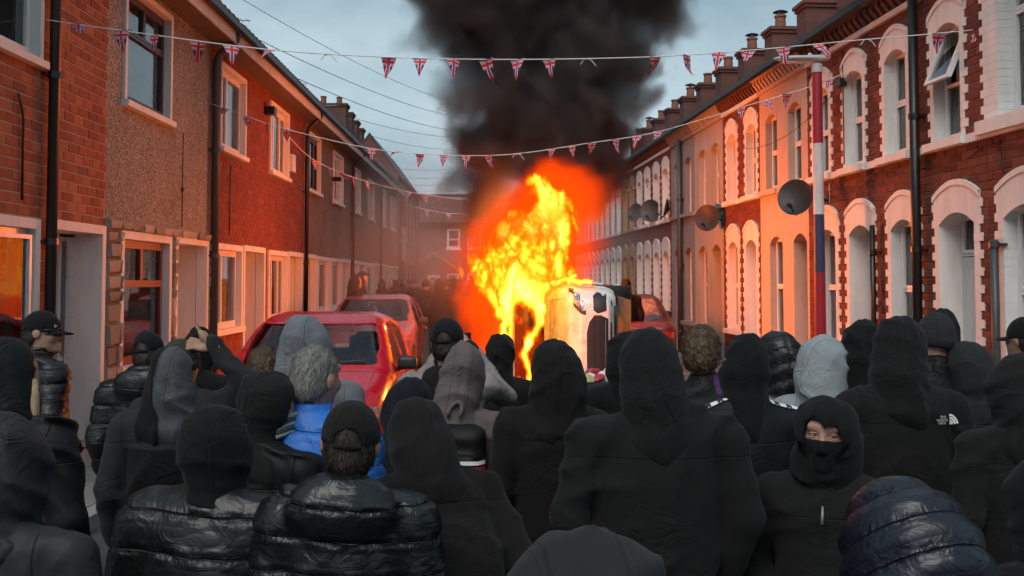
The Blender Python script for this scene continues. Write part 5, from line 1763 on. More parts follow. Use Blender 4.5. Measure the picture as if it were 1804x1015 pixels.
def smashed():
    b = NB('scorched_rear_glass')
    p = b.objc()
    n = b.n('TexNoise', {'Vector': p, 'Scale': 6.0, 'Detail': 7, 'Roughness': 0.7, 'Distortion': 1.0}).outputs[0]
    c = b.ramp(n, (0.3, (0.02, 0.014, 0.01)), (0.48, (0.16, 0.1, 0.055)), (0.62, (0.28, 0.24, 0.2)), (0.8, (0.12, 0.11, 0.11)))
    return b.done(b.pbsdf(base=c, rough=0.35, spec=0.5, normal=b.bump(n, 0.5, 0.02)))
m_smash = smashed()

def car(name, label, col, M, kind='hatch', vox=0.022, S=1.0, glass=None, rear_glass=None, front='plain', interior=True, L=3.86, W=0.845, rearlamp=True, mirrors=(1, -1)):
    if kind == 'hatch':
        prof = [(0.0, 0.32), (0.0, 0.6), (0.08, 0.73), (0.45, 0.88), (0.95, 1.0), (1.05, 1.03), (1.72, 1.45), (2.05, 1.53), (2.5, 1.545), (3.1, 1.5), (3.55, 1.4), (3.78, 1.05), (3.86, 0.75), (3.85, 0.36), (3.72, 0.22), (0.15, 0.2)]
        ws, rw = (1.06, 1.43, 0.68, 0.2), (1.06, 1.37, 0.58, 0.25, 3.3)
        sw = [[(1.42, 1.03), (1.88, 1.38), (2.36, 1.42), (2.36, 1.0)], [(2.44, 1.0), (2.44, 1.42), (3.0, 1.38), (3.25, 1.28), (3.1, 1.0)]]
        wy, wr = (0.72, 3.15), 0.3
    elif kind == 'suv':
        prof = [(0.0, 0.36), (0.0, 0.7), (0.1, 0.83), (0.5, 0.95), (1.05, 1.04), (1.15, 1.07), (1.75, 1.5), (2.1, 1.58), (2.6, 1.59), (3.2, 1.53), (3.7, 1.38), (4.0, 1.05), (4.1, 0.75), (4.08, 0.4), (3.95, 0.25), (0.15, 0.22)]
        ws, rw = (1.1, 1.48, 0.66, 0.2), (1.1, 1.36, 0.56, 0.25, 3.5)
        sw = [[(1.5, 1.08), (1.95, 1.42), (2.5, 1.46), (2.5, 1.05)], [(2.58, 1.05), (2.58, 1.46), (3.1, 1.42), (3.5, 1.28), (3.3, 1.06)]]
        wy, wr = (0.78, 3.3), 0.33
    else:
        prof = [(0.0, 0.32), (0.0, 0.58), (0.1, 0.7), (0.6, 0.83), (1.15, 0.94), (1.25, 0.97), (1.95, 1.38), (2.3, 1.46), (2.7, 1.46), (3.05, 1.4), (3.6, 1.08), (3.75, 1.03), (4.25, 1.0), (4.36, 0.92), (4.4, 0.6), (4.36, 0.34), (4.2, 0.22), (0.15, 0.2)]
        ws, rw = (1.0, 1.35, 0.64, 0.2), (1.1, 1.38, 0.6, 0.25, 3.0)
        sw = [[(1.6, 0.98), (2.08, 1.32), (2.55, 1.36), (2.55, 0.96)], [(2.62, 0.96), (2.62, 1.36), (3.0, 1.32), (3.35, 1.1), (3.2, 0.97)]]
        wy, wr = (0.78, 3.5), 0.3
        L = 4.4
    if kind == 'suv':
        L, W = 4.1, 0.885
    xs, ys, zs = ax(-W - 0.06, W + 0.06, vox), ax(-0.08, L + 0.08, vox), ax(0.1, 1.68, vox)
    X, Y, Z = grid(xs, ys, zs)
    pf = poly2(ys[None, :, None], zs[None, None, :], prof)
    w = W * (1 - 0.17 * np.clip((0.95 - Y) / 0.95, 0, 1) ** 2.2 - 0.1 * np.clip((Y - L + 0.7) / 0.7, 0, 1) ** 2)
    belt = 0.98
    wz = w - np.clip(Z - belt, 0, 2) * 0.37 - np.clip(0.42 - Z, 0, 1) * 0.15 + 0.012 * np.exp(-((Z - belt + 0.06) / 0.05) ** 2)
    Fo = smax(pf, np.abs(X) - wz, 0.2)
    for yw in wy:
        cyl = np.sqrt((Y - yw) ** 2 + (Z - wr) ** 2)
        lip = 0.012 * np.exp(-((cyl - wr - 0.085) / 0.03) ** 2)
        Fo = Fo - lip * (np.abs(X) > 0.5)
        Fo = np.maximum(Fo, -np.maximum(cyl - (wr + 0.055), 0.55 - np.abs(X)))
    cav = np.maximum(np.maximum(Fo + 0.06, 0.36 - Z), np.maximum(1.0 - Y, Y - (L - 0.3)))
    wins = []
    zt = np.clip((Z - ws[0]), 0, 1)
    wsf = np.maximum(np.maximum(ws[0] - Z, Z - ws[1]), np.maximum(np.abs(X) - (ws[2] - ws[3] * zt) - 0.015 * np.cos(Z * 20), Y - (prof[6][0] + 0.2)))
    wsf = np.maximum(wsf, 0.9 - Y)
    zt2 = np.clip((Z - rw[0]), 0, 1)
    rwf = np.maximum(np.maximum(rw[0] - Z, Z - rw[1]), np.maximum(np.abs(X) - (rw[2] - rw[3] * zt2), rw[4] - Y))
    sides = [np.maximum(poly2(ys[None, :, None], zs[None, None, :], q) - 0.012, 0.4 - np.abs(X)) for q in sw]
    allw = [('windscreen', wsf), ('rear_window', rwf)] + [('side_window', q) for q in sides]
    bd = np.maximum(Fo, -cav)
    for _, q in allw:
        bd = np.maximum(bd, -q)
    root = empty(name)
    root.matrix_world = M @ Matrix.Scale(S, 4)
    tag(root, label, 'car')
    V, Q = surfnet(bd, xs, ys, zs)
    c = V[Q].mean(1)
    cavm = (np.abs(c[:, 0]) < 0.7) & (c[:, 1] > 1.0) & (c[:, 1] < L - 0.32) & (c[:, 2] < 1.0) & (c[:, 2] > 0.3)
    blk = (c[:, 2] < 0.27) | cavm
    body_o = link('body', npmesh('body', V, Q, [col, m_carblack], blk.astype(int)), root)
    Vo, Qo = surfnet(Fo + 0.012, xs, ys, zs)
    co = Vo[Qo].mean(1)
    ii = [np.clip(np.searchsorted(a, co[:, k]) - 1, 0, len(a) - 2) for k, a in enumerate((xs, ys, zs))]
    for nm, q in allw:
        qf = np.broadcast_to(q, Fo.shape)
        inw = qf[ii[0], ii[1], ii[2]] < vox * 1.6
        groups = [inw] if nm != 'side_window' else [inw & (co[:, 0] < 0), inw & (co[:, 0] > 0)]
        for m in groups:
            if not m.any():
                continue
            qq = Qo[m]
            u, inv = np.unique(qq, return_inverse=True)
            g = rear_glass if (nm == 'rear_window' and rear_glass) else (glass or m_carglass)
            link(nm, npmesh(nm, Vo[u], inv.reshape(qq.shape), g), root)
    from mathutils.bvhtree import BVHTree
    bv = BVHTree.FromPolygons([tuple(v) for v in Vo.astype(float)], [tuple(int(k) for k in q) for q in Qo])
    def patch(nm, rows, mat, frm='front', off=0.018, par=None, nu=10):
        """panel on the skin: rows of (v, u0, u1); front/rear: v = z, u = x; side: v = z, u = y"""
        b = MB()
        v = []
        for (vv, u0, u1) in rows:
            for i in range(nu + 1):
                u = u0 + (u1 - u0) * i / nu
                if frm == 'front': o, d2 = (u, -1, vv), (0, 1, 0)
                elif frm == 'rear': o, d2 = (u, L + 1, vv), (0, -1, 0)
                elif frm == 'top': o, d2 = (u, vv, 3), (0, 0, -1)
                else: o, d2 = ((3 if frm == 'right' else -3), u, vv), ((-1 if frm == 'right' else 1), 0, 0)
                h = bv.ray_cast(Vector(o), Vector(d2))
                v.append(tuple(h[0] + h[1] * off) if h[0] else tuple(o))
        f = [(j * (nu + 1) + i, j * (nu + 1) + i + 1, (j + 1) * (nu + 1) + i + 1, (j + 1) * (nu + 1) + i) for j in range(len(rows) - 1) for i in range(nu)]
        b.add(v, f)
        return b.build(nm, mat, par or root, smooth=True)
    def seam(pts, frm, mat=m_carblack, r=0.004):
        out = []
        for k in range(len(pts) - 1):
            for t in np.linspace(0, 1, 8):
                a, bq = (pts[k][q] + (pts[k + 1][q] - pts[k][q]) * t for q in (0, 1))
                if frm in ('left', 'right'):
                    h = bv.ray_cast(Vector((3 if frm == 'right' else -3, a, bq)), Vector((-1 if frm == 'right' else 1, 0, 0)))
                else:
                    h = bv.ray_cast(Vector((a, bq, 3)), Vector((0, 0, -1)))
                if h[0]:
                    out.append(h[0] + h[1] * 0.0125)
        if len(out) > 2:
            MB().tube(out, r, 5).build('panel_gap', mat, body_o)
    for sd, fr in ((1, 'right'), (-1, 'left')):
        seam([(1.32, 0.3), (1.3, 0.98)], fr)
        seam([(2.4, 0.3), (2.4, 1.0)], fr)
        seam([(1.32, 0.32), (3.0, 0.32)], fr)
        for yh in (2.2, 2.95):
            h = bv.ray_cast(Vector((3 * sd, yh, 0.84)), Vector((-sd, 0, 0)))
            if h[0]:
                MB().tube([h[0] + Vector((0.03 * sd, -0.08, 0)), h[0] + Vector((0.035 * sd, 0.08, 0))], 0.014, 6).build('door_handle', col, root, smooth=True)
        if sd not in mirrors:
            continue
        hx = ax(-0.12, 0.12, 0.016)
        Pm = grid(hx, hx, hx)
        Vm, Qm = surfnet(smin(rbox(Pm, (0, 0, 0.0), (0.1, 0.055, 0.07), 0.045), cap(Pm, (-0.08 * sd, 0.02, -0.05), (-0.11 * sd, 0.03, -0.08), 0.025), 0.03), hx, hx, hx)
        mo = link('mirror', npmesh('mirror', Vm + np.array([sd * (W + 0.1), sw[0][0][0] + 0.08, 1.05]), Qm, m_carblack), root)
    seam([(-W * 0.78, 0.25), (-0.66, 0.98)], 'top'); seam([(W * 0.78, 0.25), (0.66, 0.98)], 'top'); seam([(-0.66, 0.98), (0.66, 0.98)], 'top')
    # wheels
    for yw in wy:
        for sd in (-1, 1):
            wm = Matrix.Translation((sd * (W - 0.13), yw, wr)) @ Matrix.Rotation(R(90) * sd, 4, 'Y')
            wh = MB().lathe([(wr * 0.62, -0.1), (wr * 0.93, -0.1), (wr, -0.07), (wr, 0.07), (wr * 0.93, 0.1), (wr * 0.62, 0.1)], 28, M=wm).build('wheel', m_tyre, root, smooth=True)
            rb = MB().lathe([(0.0, 0.06), (wr * 0.18, 0.07), (wr * 0.6, 0.05), (wr * 0.63, 0.1), (wr * 0.63, -0.05), (0.0, -0.05)], 24, M=wm)
            for k in range(5):
                a = k * 2 * math.pi / 5
                rb.tube([wm @ Vector((0, 0, 0.075)), wm @ Vector((wr * 0.58 * math.cos(a), wr * 0.58 * math.sin(a), 0.085))], 0.03, 6)
            rb.build('rim', m_rim, wh, smooth=False)
    # lamps, plates, wipers
    if front == 'plain':
        for sd in (-1, 1):
            lo = patch('headlight', [(0.56, sd * 0.42, sd * 0.7), (0.62, sd * 0.4, sd * 0.76), (0.7, sd * 0.5, sd * 0.78), (0.74, sd * 0.62, sd * 0.76)], m_lampin)
        patch('grille', [(0.42, -0.4, 0.4), (0.5, -0.45, 0.45), (0.56, -0.36, 0.36)], m_carblack)
        patch('number_plate', [(0.33, -0.26, 0.26), (0.4, -0.26, 0.26)], m_plate_w, off=0.03)
    elif front == 'crossover':
        for sd in (-1, 1):
            patch('headlight', [(0.64, sd * 0.5, sd * 0.56), (0.7, sd * 0.52, sd * 0.74), (0.77, sd * 0.6, sd * 0.8), (0.82, sd * 0.7, sd * 0.81)], m_carblack)
            patch('headlight', [(0.67, sd * 0.56, sd * 0.66), (0.72, sd * 0.58, sd * 0.74), (0.77, sd * 0.66, sd * 0.77)], m_lampin, off=0.022)
            patch('fog_lamp', [(0.33, sd * 0.6, sd * 0.66), (0.4, sd * 0.55, sd * 0.74), (0.5, sd * 0.52, sd * 0.76), (0.55, sd * 0.56, sd * 0.72)], m_carblack)
        patch('grille', [(0.34, -0.4, 0.4), (0.38, -0.46, 0.46), (0.46, -0.5, 0.5), (0.54, -0.5, 0.5), (0.6, -0.42, 0.42), (0.63, -0.3, 0.3)], m_carblack)
        for k in range(3):
            patch('grille_bar', [(0.4 + k * 0.07, -0.44, 0.44), (0.412 + k * 0.07, -0.44, 0.44)], m_rim if k == 0 else m_carblack, off=0.026)
        patch('bumper_valance', [(0.22, -0.7, 0.7), (0.27, -0.76, 0.76), (0.31, -0.6, 0.6)], m_carblack)
    if rearlamp:
        for sd in (-1, 1):
            patch('tail_lamp', [(0.74, sd * 0.6, sd * 0.74), (0.84, sd * 0.56, sd * 0.79), (0.95, sd * 0.62, sd * 0.79)], m_tail, 'rear')
        patch('number_plate', [(0.62, -0.26, 0.26), (0.73, -0.26, 0.26)], m_plate_y, 'rear', 0.026)
    for x0, x1 in ((-0.45, 0.1), (0.05, 0.55)):
        z0 = ws[0]
        h0 = bv.ray_cast(Vector((x0, -1, z0 + 0.01)), Vector((0, 1, 0)))
        h1_ = bv.ray_cast(Vector((x1, -1, z0 + 0.03)), Vector((0, 1, 0)))
        if h0[0] and h1_[0]:
            MB().tube([h0[0] + Vector((0, -0.03, 0)), h1_[0] + Vector((0, -0.025, 0.01))], 0.008, 5).build('wiper', m_carblack, root)
    if interior:
        sx_, sy_, sz_ = ax(-0.3, 0.3, 0.025), ax(-0.35, 0.5, 0.025), ax(-0.05, 0.95, 0.025)
        Pm = grid(sx_, sy_, sz_)
        sf = uni(0.05, rbox(Pm, (0, 0, 0.1), (0.25, 0.27, 0.09), 0.07), cap(Pm, (-0.13, 0.25, 0.1), (-0.13, 0.38, 0.62), 0.1, 0.085), cap(Pm, (0.13, 0.25, 0.1), (0.13, 0.38, 0.62), 0.1, 0.085), rbox(Pm, (0, 0.4, 0.78), (0.13, 0.05, 0.09), 0.04))
        Vs, Qs = surfnet(sf, sx_, sy_, sz_)
        sm = npmesh('seat', Vs, Qs, m_seat)
        for (x, y) in ((-0.36, 1.95), (0.36, 1.95), (-0.33, 2.75), (0.33, 2.75)):
            so = link('seat', sm, root)
            so.location = (x, y, 0.42)
        MB().box(-0.66, 0.66, 1.08, 1.5, 0.6, 0.97).build('dashboard', m_carblack, root)
        st = MB().tube([(-0.36 + 0.17 * math.cos(a), 1.62 + 0.06 * math.sin(a), 0.98 + 0.16 * math.sin(a)) for a in np.linspace(0, 2 * math.pi, 19)], 0.014, 6)
        st.build('steering_wheel', m_carblack, root, smooth=True)
        MB().box(-0.1, 0.1, 1.72, 1.74, 1.32, 1.39).build('rear_view_mirror', m_carblack, root)
    return root, patch

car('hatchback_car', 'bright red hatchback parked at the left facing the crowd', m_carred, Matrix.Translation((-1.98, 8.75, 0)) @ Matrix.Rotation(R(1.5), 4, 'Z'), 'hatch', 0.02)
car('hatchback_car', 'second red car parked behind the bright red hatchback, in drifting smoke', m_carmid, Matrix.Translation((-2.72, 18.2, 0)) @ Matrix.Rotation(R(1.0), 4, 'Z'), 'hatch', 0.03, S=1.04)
car('saloon_car', 'dark red saloon with scorched rear window, behind the upturned white car', m_cardark, Matrix.Translation((2.35, 18.9 + 4.4, 0)) @ Matrix.Rotation(R(180 - 2), 4, 'Z') @ Matrix.Translation((0, 0, 0)), 'saloon', 0.026, S=1.1, rear_glass=m_smash, front='plain')
# white crossover on its side: roof to the left, wheels to the right, front to the camera
MU = Matrix(((0, 0, -1, 1.6), (0, 1, 0, 12.5), (1, 0, 0, 0.93), (0, 0, 0, 1))) 
cw, cpatch = car('crossover_car', 'white car lying on its side in the flames, front towards the crowd', m_carwhite, MU, 'suv', 0.02, S=1.05, mirrors=(-1,), front='crossover', glass=glass_mat('sooty_glass', (0.25, 0.2, 0.18), 0.1, 1.45, 1.0, 0.5))
# number plate hanging loose
npb = MB().box(-0.11, 0.11, -0.006, 0.0, -0.07, 0.07)
npo = npb.build('number_plate', m_plate_w, cw)
npo.location = (-0.12, -0.05, 0.33)
npo.rotation_euler = (0, R(35), 0)
MB().tube([(0.03 * math.cos(a), -0.009, 0.02 * math.sin(a)) for a in np.linspace(0.4, 5.2, 10)], 0.008, 5).build('plate_mark', m_carblack, npo)

# ------------------------------------------------------------------ lamp posts
m_postred = paint('red_post_paint', (0.3, 0.012, 0.03), 0.5, 0.15, 7, dirt=0.2)
m_postwhite = paint('white_post_paint', (0.6, 0.6, 0.6), 0.5, 0.1, 7, dirt=0.3)
m_postblue = paint('blue_post_paint', (0.03, 0.035, 0.09), 0.5, 0.15, 7, dirt=0.2)
m_lamphead = paint('lamp_head', (0.42, 0.44, 0.44), 0.4, 0.1, local=True)
def lamp_post(x, y, zt, bands, label, r0=0.085, r1=0.068, head=True):
    root = empty('street_lamp', (x, y, 0))
    tag(root, label, 'street lamp', 'painted lamp posts')
    for (z0, z1, m) in bands:
        ra = r0 + (r1 - r0) * z0 / zt
        rb = r0 + (r1 - r0) * z1 / zt
        MB().lathe([(ra, z0), (rb, z1)], 24).build('post', m, root, smooth=True)
    MB().lathe([(r1, zt), (r1 + 0.01, zt), (r1 + 0.01, zt + 0.12), (0.03, zt + 0.14), (0.0, zt + 0.14)], 20).build('collar', m_lamphead, root)
    if head:
        hs = ax(-0.75, 0.2, 0.016)
        Pm = grid(hs, ax(-0.16, 0.16, 0.016), ax(-0.09, 0.12, 0.016))
        f = uni(0.03, ell(Pm, (-0.22, 0, 0.0), (0.42, 0.12, 0.045)), rbox(Pm, (0.0, 0, 0.0), (0.1, 0.075, 0.045), 0.03))
        f = np.maximum(f, -0.035 - Pm[2] - 0.02)
        V, Q = surfnet(f, hs, ax(-0.16, 0.16, 0.016), ax(-0.09, 0.12, 0.016))
        h = link('lamp_head', npmesh('lamp_head', V, Q, m_lamphead), root, (0, 0, zt + 0.2))
        MB().box(-0.5, -0.15, -0.07, 0.07, -0.055, -0.045).build('lens', paint('lamp_glass', (0.55, 0.56, 0.52), 0.2), h)
        MB().lathe([(0.035, 0.03), (0.035, 0.06), (0.02, 0.085), (0.0, 0.09)], 12, M=Matrix.Translation((-0.1, 0, 0.0))).build('photocell', paint('photocell', (0.5, 0.5, 0.5), 0.3), h)
    return root
# near one at the right, in front of the brick house with white quoins
lpY = 14.2
lx = at(1443, 400, lpY).x
zz = lambda py: at(1443, py, lpY).z
lamp_post(lx, lpY, zz(128), [(0, zz(480), m_postred), (zz(480), zz(378), m_postblue), (zz(378), zz(253), m_postwhite), (zz(253), zz(128), m_postred)], 'lamp post painted in red, white and blue bands beside the large satellite dish')
lpY2 = 43.0
q = at(706, 400, lpY2)
zq = lambda py: at(706, py, lpY2).z
lamp_post(q.x + 0.12, lpY2, zq(345), [(0, zq(460), m_postblue), (zq(460), zq(402), m_postwhite), (zq(402), zq(345), m_postred)], 'distant painted lamp post at the end of the left row', 0.09, 0.08, False)

# ------------------------------------------------------------------ satellite dishes
m_dish = paint('dish_grey', (0.028, 0.026, 0.026), 0.55, 0.2, 12, dirt=0.3, local=True)
def dish(px, py, s, r, label, aim=(-0.85, -0.35, 0.35), group='satellite dishes', wall_off=0.45):
    """on the right facade at depth s (facade units), centred on a pixel"""
    Y = s * SC
    c = at(px, py, Y)
    root = empty('satellite_dish', tuple(c))
    tag(root, label, 'satellite dish', group)
    d = Vector(aim).normalized()
    M = Vector((0, 0, 1)).rotation_difference(d).to_matrix().to_4x4()
    prof = [(r * t, 0.32 * r * t * t) for t in np.linspace(0, 1, 9)] + [(r * 1.02, 0.33 * r), (r * 1.0, 0.29 * r)] + [(r * t, 0.32 * r * t * t - 0.015) for t in np.linspace(0.95, 0, 8)]
    b = MB()
    b.lathe(prof, 28, M=M @ Matrix.Scale(1.12, 4, Vector((0, 1, 0))))
    b.build('reflector', m_dish, root, smooth=True)
    foc = d * r * 1.1 - Vector((0, 0, r * 0.75))
    MB().tube([d * 0.05 - Vector((0, 0, r * 0.98)) , foc], 0.012, 6).build('arm', m_dish, root)
    MB().lathe([(0.0, -0.06), (0.03, -0.06), (0.035, 0.03), (0.02, 0.06), (0.0, 0.06)], 10, M=Matrix.Translation(foc) @ M).build('receiver', m_pipe_b, root)
    wx = wallx(WR, s + 0.2)
    wp = Vector((wx, Y + 0.15, c.z - 0.02)) - c
    MB().tube([-d * 0.02, -d * 0.16, wp + Vector((-0.1, 0, 0.05)), wp], 0.02, 6).build('bracket', m_pipe_b, root, smooth=True)
    MB().box(wp.x - 0.012, wp.x, wp.y - 0.07, wp.y + 0.07, wp.z - 0.12, wp.z + 0.12).build('wall_plate', m_pipe_b, root)
    return root
dish(1405, 351, 14.3, 0.27, 'large dark satellite dish just left of the painted lamp post', aim=(-0.62, -0.72, 0.3))
dish(1249, 386, 19.9, 0.27, 'dark satellite dish on the beige rendered house', aim=(-0.6, -0.75, 0.25))
dish(1148, 373, 26.5, 0.3, 'middle one of three far satellite dishes', aim=(-0.55, -0.8, 0.25))
dish(1122, 376, 28.5, 0.28, 'leftmost of the three far satellite dishes', aim=(-0.75, -0.55, 0.3))
dish(1177, 368, 24.8, 0.26, 'far satellite dish seen nearly edge-on, rightmost of the three', aim=(-0.98, 0.1, 0.2))

# ------------------------------------------------------------------ bunting
fl_r, fl_w, fl_b = paint('flag_red', (0.5, 0.01, 0.03), 0.7, 0.1), paint('flag_white', (0.55, 0.53, 0.56), 0.7, 0.06), paint('flag_blue', (0.02, 0.025, 0.11), 0.7, 0.1)
m_string = paint('white_string', (0.7, 0.7, 0.7), 0.7, 0.05)
def flag_mesh(seed):
    """pennant with crossed red and white bands on blue, slightly curled"""
    r = random.Random(seed)
    n, m = 24, 32
    v, f, mi = [], [], []
    curl, ph, tw = r.uniform(-0.7, 0.7), r.uniform(0, 6), r.uniform(-0.9, 0.9)
    for j in range(m + 1):
        t = j / m
        hw = 0.5 * (1 - t) + 0.004
        for i in range(n + 1):
            x = (2 * i / n - 1) * hw
            y = curl * t * t * 0.8 + 0.14 * math.sin(4 * t + ph) * t + x * tw * t + 0.06 * math.sin(5 * x + ph)
            v.append((x, y, -1.35 * t))
    for j in range(m):
        for i in range(n):
            f.append((j * (n + 1) + i, j * (n + 1) + i + 1, (j + 1) * (n + 1) + i + 1, (j + 1) * (n + 1) + i))
            t = (j + 0.5) / m
            x = (2 * (i + 0.5) / n - 1) * 0.5 * (1 - t)
            z = -1.35 * t
            zc = -0.3
            ax_ = abs(x)
            d1 = abs((z - zc) * 0.82 - x * 0.57) ; d2 = abs((z - zc) * 0.82 + x * 0.57)
            k = 2
            if min(d1, d2) < 0.075: k = 1
            if min(d1, d2) < 0.03: k = 0
            if ax_ < 0.125 or abs(z - zc) < 0.13: k = 1
            if ax_ < 0.075 or abs(z - zc) < 0.078: k = 0
            mi.append(k)
    me = bpy.data.meshes.new('flag')
    me.from_pydata(v, [], f)
    for q in (fl_r, fl_w, fl_b):
        me.materials.append(q)
    me.polygons.foreach_set('material_index', mi)
    me.update()
    return me
FLAGS = [flag_mesh(k) for k in range(12)]
def bunting(label, ctrl, flags, size, r=0.006, knots=()):
    """ctrl: (px, py, Y) along the string; flags: px positions"""
    pts = [at(*c) for c in ctrl]
    fine = []
    for k in range(len(pts) - 1):
        p0, p1, p2, p3 = pts[max(k - 1, 0)], pts[k], pts[k + 1], pts[min(k + 2, len(pts) - 1)]
        for i in range(10):
            t = i / 10
            fine.append(0.5 * ((2 * p1) + (p2 - p0) * t + (2 * p0 - 5 * p1 + 4 * p2 - p3) * t * t + (3 * p1 - p0 - 3 * p2 + p3) * t ** 3))
    fine.append(pts[-1])
    root = empty('bunting', tuple(pts[0]))
    tag(root, label, 'bunting', 'strings of union flag bunting')
    o = pts[0]
    MB().tube([p - o for p in fine], r, 5).build('string', m_string, root, smooth=True)
    pr = [proj(p) for p in fine]
    rr2 = random.Random(len(flags) * 13)
    for n_, fx in enumerate(flags):
        for k in range(len(pr) - 1):
            if min(pr[k][0], pr[k + 1][0]) <= fx <= max(pr[k][0], pr[k + 1][0]):
                t = (fx - pr[k][0]) / (pr[k + 1][0] - pr[k][0] + 1e-9)
                p = fine[k].lerp(fine[k + 1], t)
                fo = link('flag', FLAGS[(n_ * 5 + rr2.randint(0, 3)) % 12], root)
                fo.location = p - o
                dd_ = fine[k + 1] - fine[k]
                fo.rotation_euler = (rr2.uniform(-0.8, 0.5), rr2.uniform(-0.18, 0.18), math.atan2(dd_.y, dd_.x) + rr2.uniform(-0.8, 0.8))
                fo.scale = (size * 1.06 * rr2.uniform(0.86, 1.08),) * 3
                break
    for kx in knots:
        for k in range(len(pr) - 1):
            if min(pr[k][0], pr[k + 1][0]) <= kx <= max(pr[k][0], pr[k + 1][0]):
                p = fine[k] - o
                b = MB()
                b.tube([p, p + Vector((0.04, 0, -0.03)), p + Vector((0.08, 0.01, -0.08))], r * 0.8, 5)
                b.tube([p, p + Vector((-0.05, 0, -0.01)), p + Vector((-0.09, 0.01, -0.06))], r * 0.8, 5)
                b.build('string_end', m_string, root)
                break
    return root
Y1 = lambda px: 9.6 + 1.9 * (px - 80) / 1724
c1 = [(82, 35, 9.55), (272, 62, 9.8), (478, 88, 10.0), (685, 101, 10.2), (912, 105, 10.4), (1155, 100, 10.65), (1330, 88, 10.85), (1500, 72, 11.0), (1640, 60, 11.05), (1745, 50, 10.85)]
bunting('nearest string of union flag bunting, high across the street in front of the smoke', c1, [138, 213, 272, 350, 408, 478, 685, 740, 798, 856, 912, 968, 1155, 1210, 1267, 1318, 1380, 1440, 1655, 1722], 0.165, knots=(585, 1062, 1540))
c1b = [(1745, 50, 10.85), (1800, 44, 10.4), (1850, 38, 10.0)]
bunting('short end of bunting at the right edge beside the wide white window', c1b, [1797], 0.2)
c2 = [(372, 183, 15.1), (440, 207, 15.0), (505, 228, 14.9), (655, 262, 14.8), (780, 273, 14.7), (900, 272, 14.6), (1040, 252, 14.5), (1160, 232, 14.5), (1320, 185, 14.4), (1420, 155, 14.3), (1496, 126, 14.2)]
bunting('second string of union flag bunting, crossing just above the flames', c2, [395, 435, 470, 505, 655, 697, 740, 782, 821, 860, 972, 1008, 1043, 1085, 1123, 1160, 1305, 1348, 1387, 1462], 0.15, knots=(925,))
c3 = [(508, 240, 20.2), (555, 283, 21), (640, 318, 23), (760, 345, 26), (900, 358, 28), (1040, 348, 29), (1140, 325, 28), (1250, 282, 24), (1330, 245, 20), (1440, 180, 16)]
bunting('faint string of bunting sagging behind the smoke column', c3, [555, 580, 600, 622, 645, 1140, 1168, 1190, 1210, 1228, 1250], 0.17, r=0.008)
c4 = [(704, 338, 42), (745, 341, 42), (790, 348, 42), (850, 350, 42), (900, 345, 42)]
bunting('far string of bunting at the end of the street, upper one', c4, [722, 750, 773, 828, 860], 0.28, r=0.012)
c5 = [(706, 358, 44), (750, 369, 44), (790, 376, 44), (850, 378, 44)]
bunting('far string of bunting at the end of the street, lower one', c5, [718, 752, 773, 790, 820], 0.25, r=0.012)

# ------------------------------------------------------------------ overhead wires
m_wire = paint('wire', (0.02, 0.02, 0.02), 0.6)
wires = [((420, -5, 22), (835, 190, 46), 0.012, 'thick overhead cable dropping from the top of the picture to the smoke'), ((405, 45, 17), (840, 210, 44), 0.012, 'overhead cable starting above the broken gutter on the left'), ((482, 120, 19), (850, 233, 44), 0.013, 'overhead cable below the upper bunting on the left'),
         ((520, 175, 22), (860, 240, 44), 0.01, 'fourth overhead cable down on the left side of the sky'), ((655, 240, 30), (880, 252, 46), 0.01, 'thin cable level with the left chimneys'),
         ((690, 296, 48), (900, 276, 52), 0.012, 'distant wire above the far roof, uppermost'), ((700, 312, 48), (900, 285, 52), 0.012, 'distant wire above the far roof, second'), ((710, 325, 48), (900, 296, 52), 0.012, 'distant wire above the far roof, third'), ((720, 335, 48), (900, 308, 52), 0.012, 'distant wire above the far roof, lowest'),
         ((1500, 125, 13.9), (1300, 260, 19.5), 0.008, 'thin cable slanting across the cream house')]
for a, b_, r_, lb in wires:
    A, B = at(*a), at(*b_)
    pts = [A.lerp(B, t) - Vector((0, 0, 0.35 * 4 * t * (1 - t))) for t in np.linspace(0, 1, 13)]
    w_ = MB().tube([p - A for p in pts], r_ * 0.62, 5).build('overhead_wire', m_wire, None, smooth=True)
    w_.location = A
    tag(w_, lb, 'wire', 'overhead wires')
# roof aerials
for (px, py, Y, w, lb) in ((414, 36, 17.5, 0.45, 'roof aerial over the broken gutter on the left'), (568, 186, 27, 0.65, 'roof aerial beside the left chimneys'), (519, 148, 24, 0.5, 'roof aerial above the red brick houses')):
    c = at(px, py, Y)
    root = empty('roof_aerial', (c.x - 0.6, Y, c.z - 1.0))
    tag(root, lb, 'aerial', 'roof aerials')
    MB().tube([(0, 0, -0.9), (0, 0, 1.02)], 0.014, 6).build('mast', m_metal, root)
    MB().tube([(-0.05, 0, 1.0), (0.6 + w * 0.6, 0, 1.0)], 0.01, 6).build('boom', m_metal, root)
    for k in range(9):
        x = 0.05 + k * (0.5 + w * 0.6) / 8
        MB().tube([(x, -0.12, 1.0), (x, 0.12, 1.0)], 0.006, 5).build('element', m_metal, root)

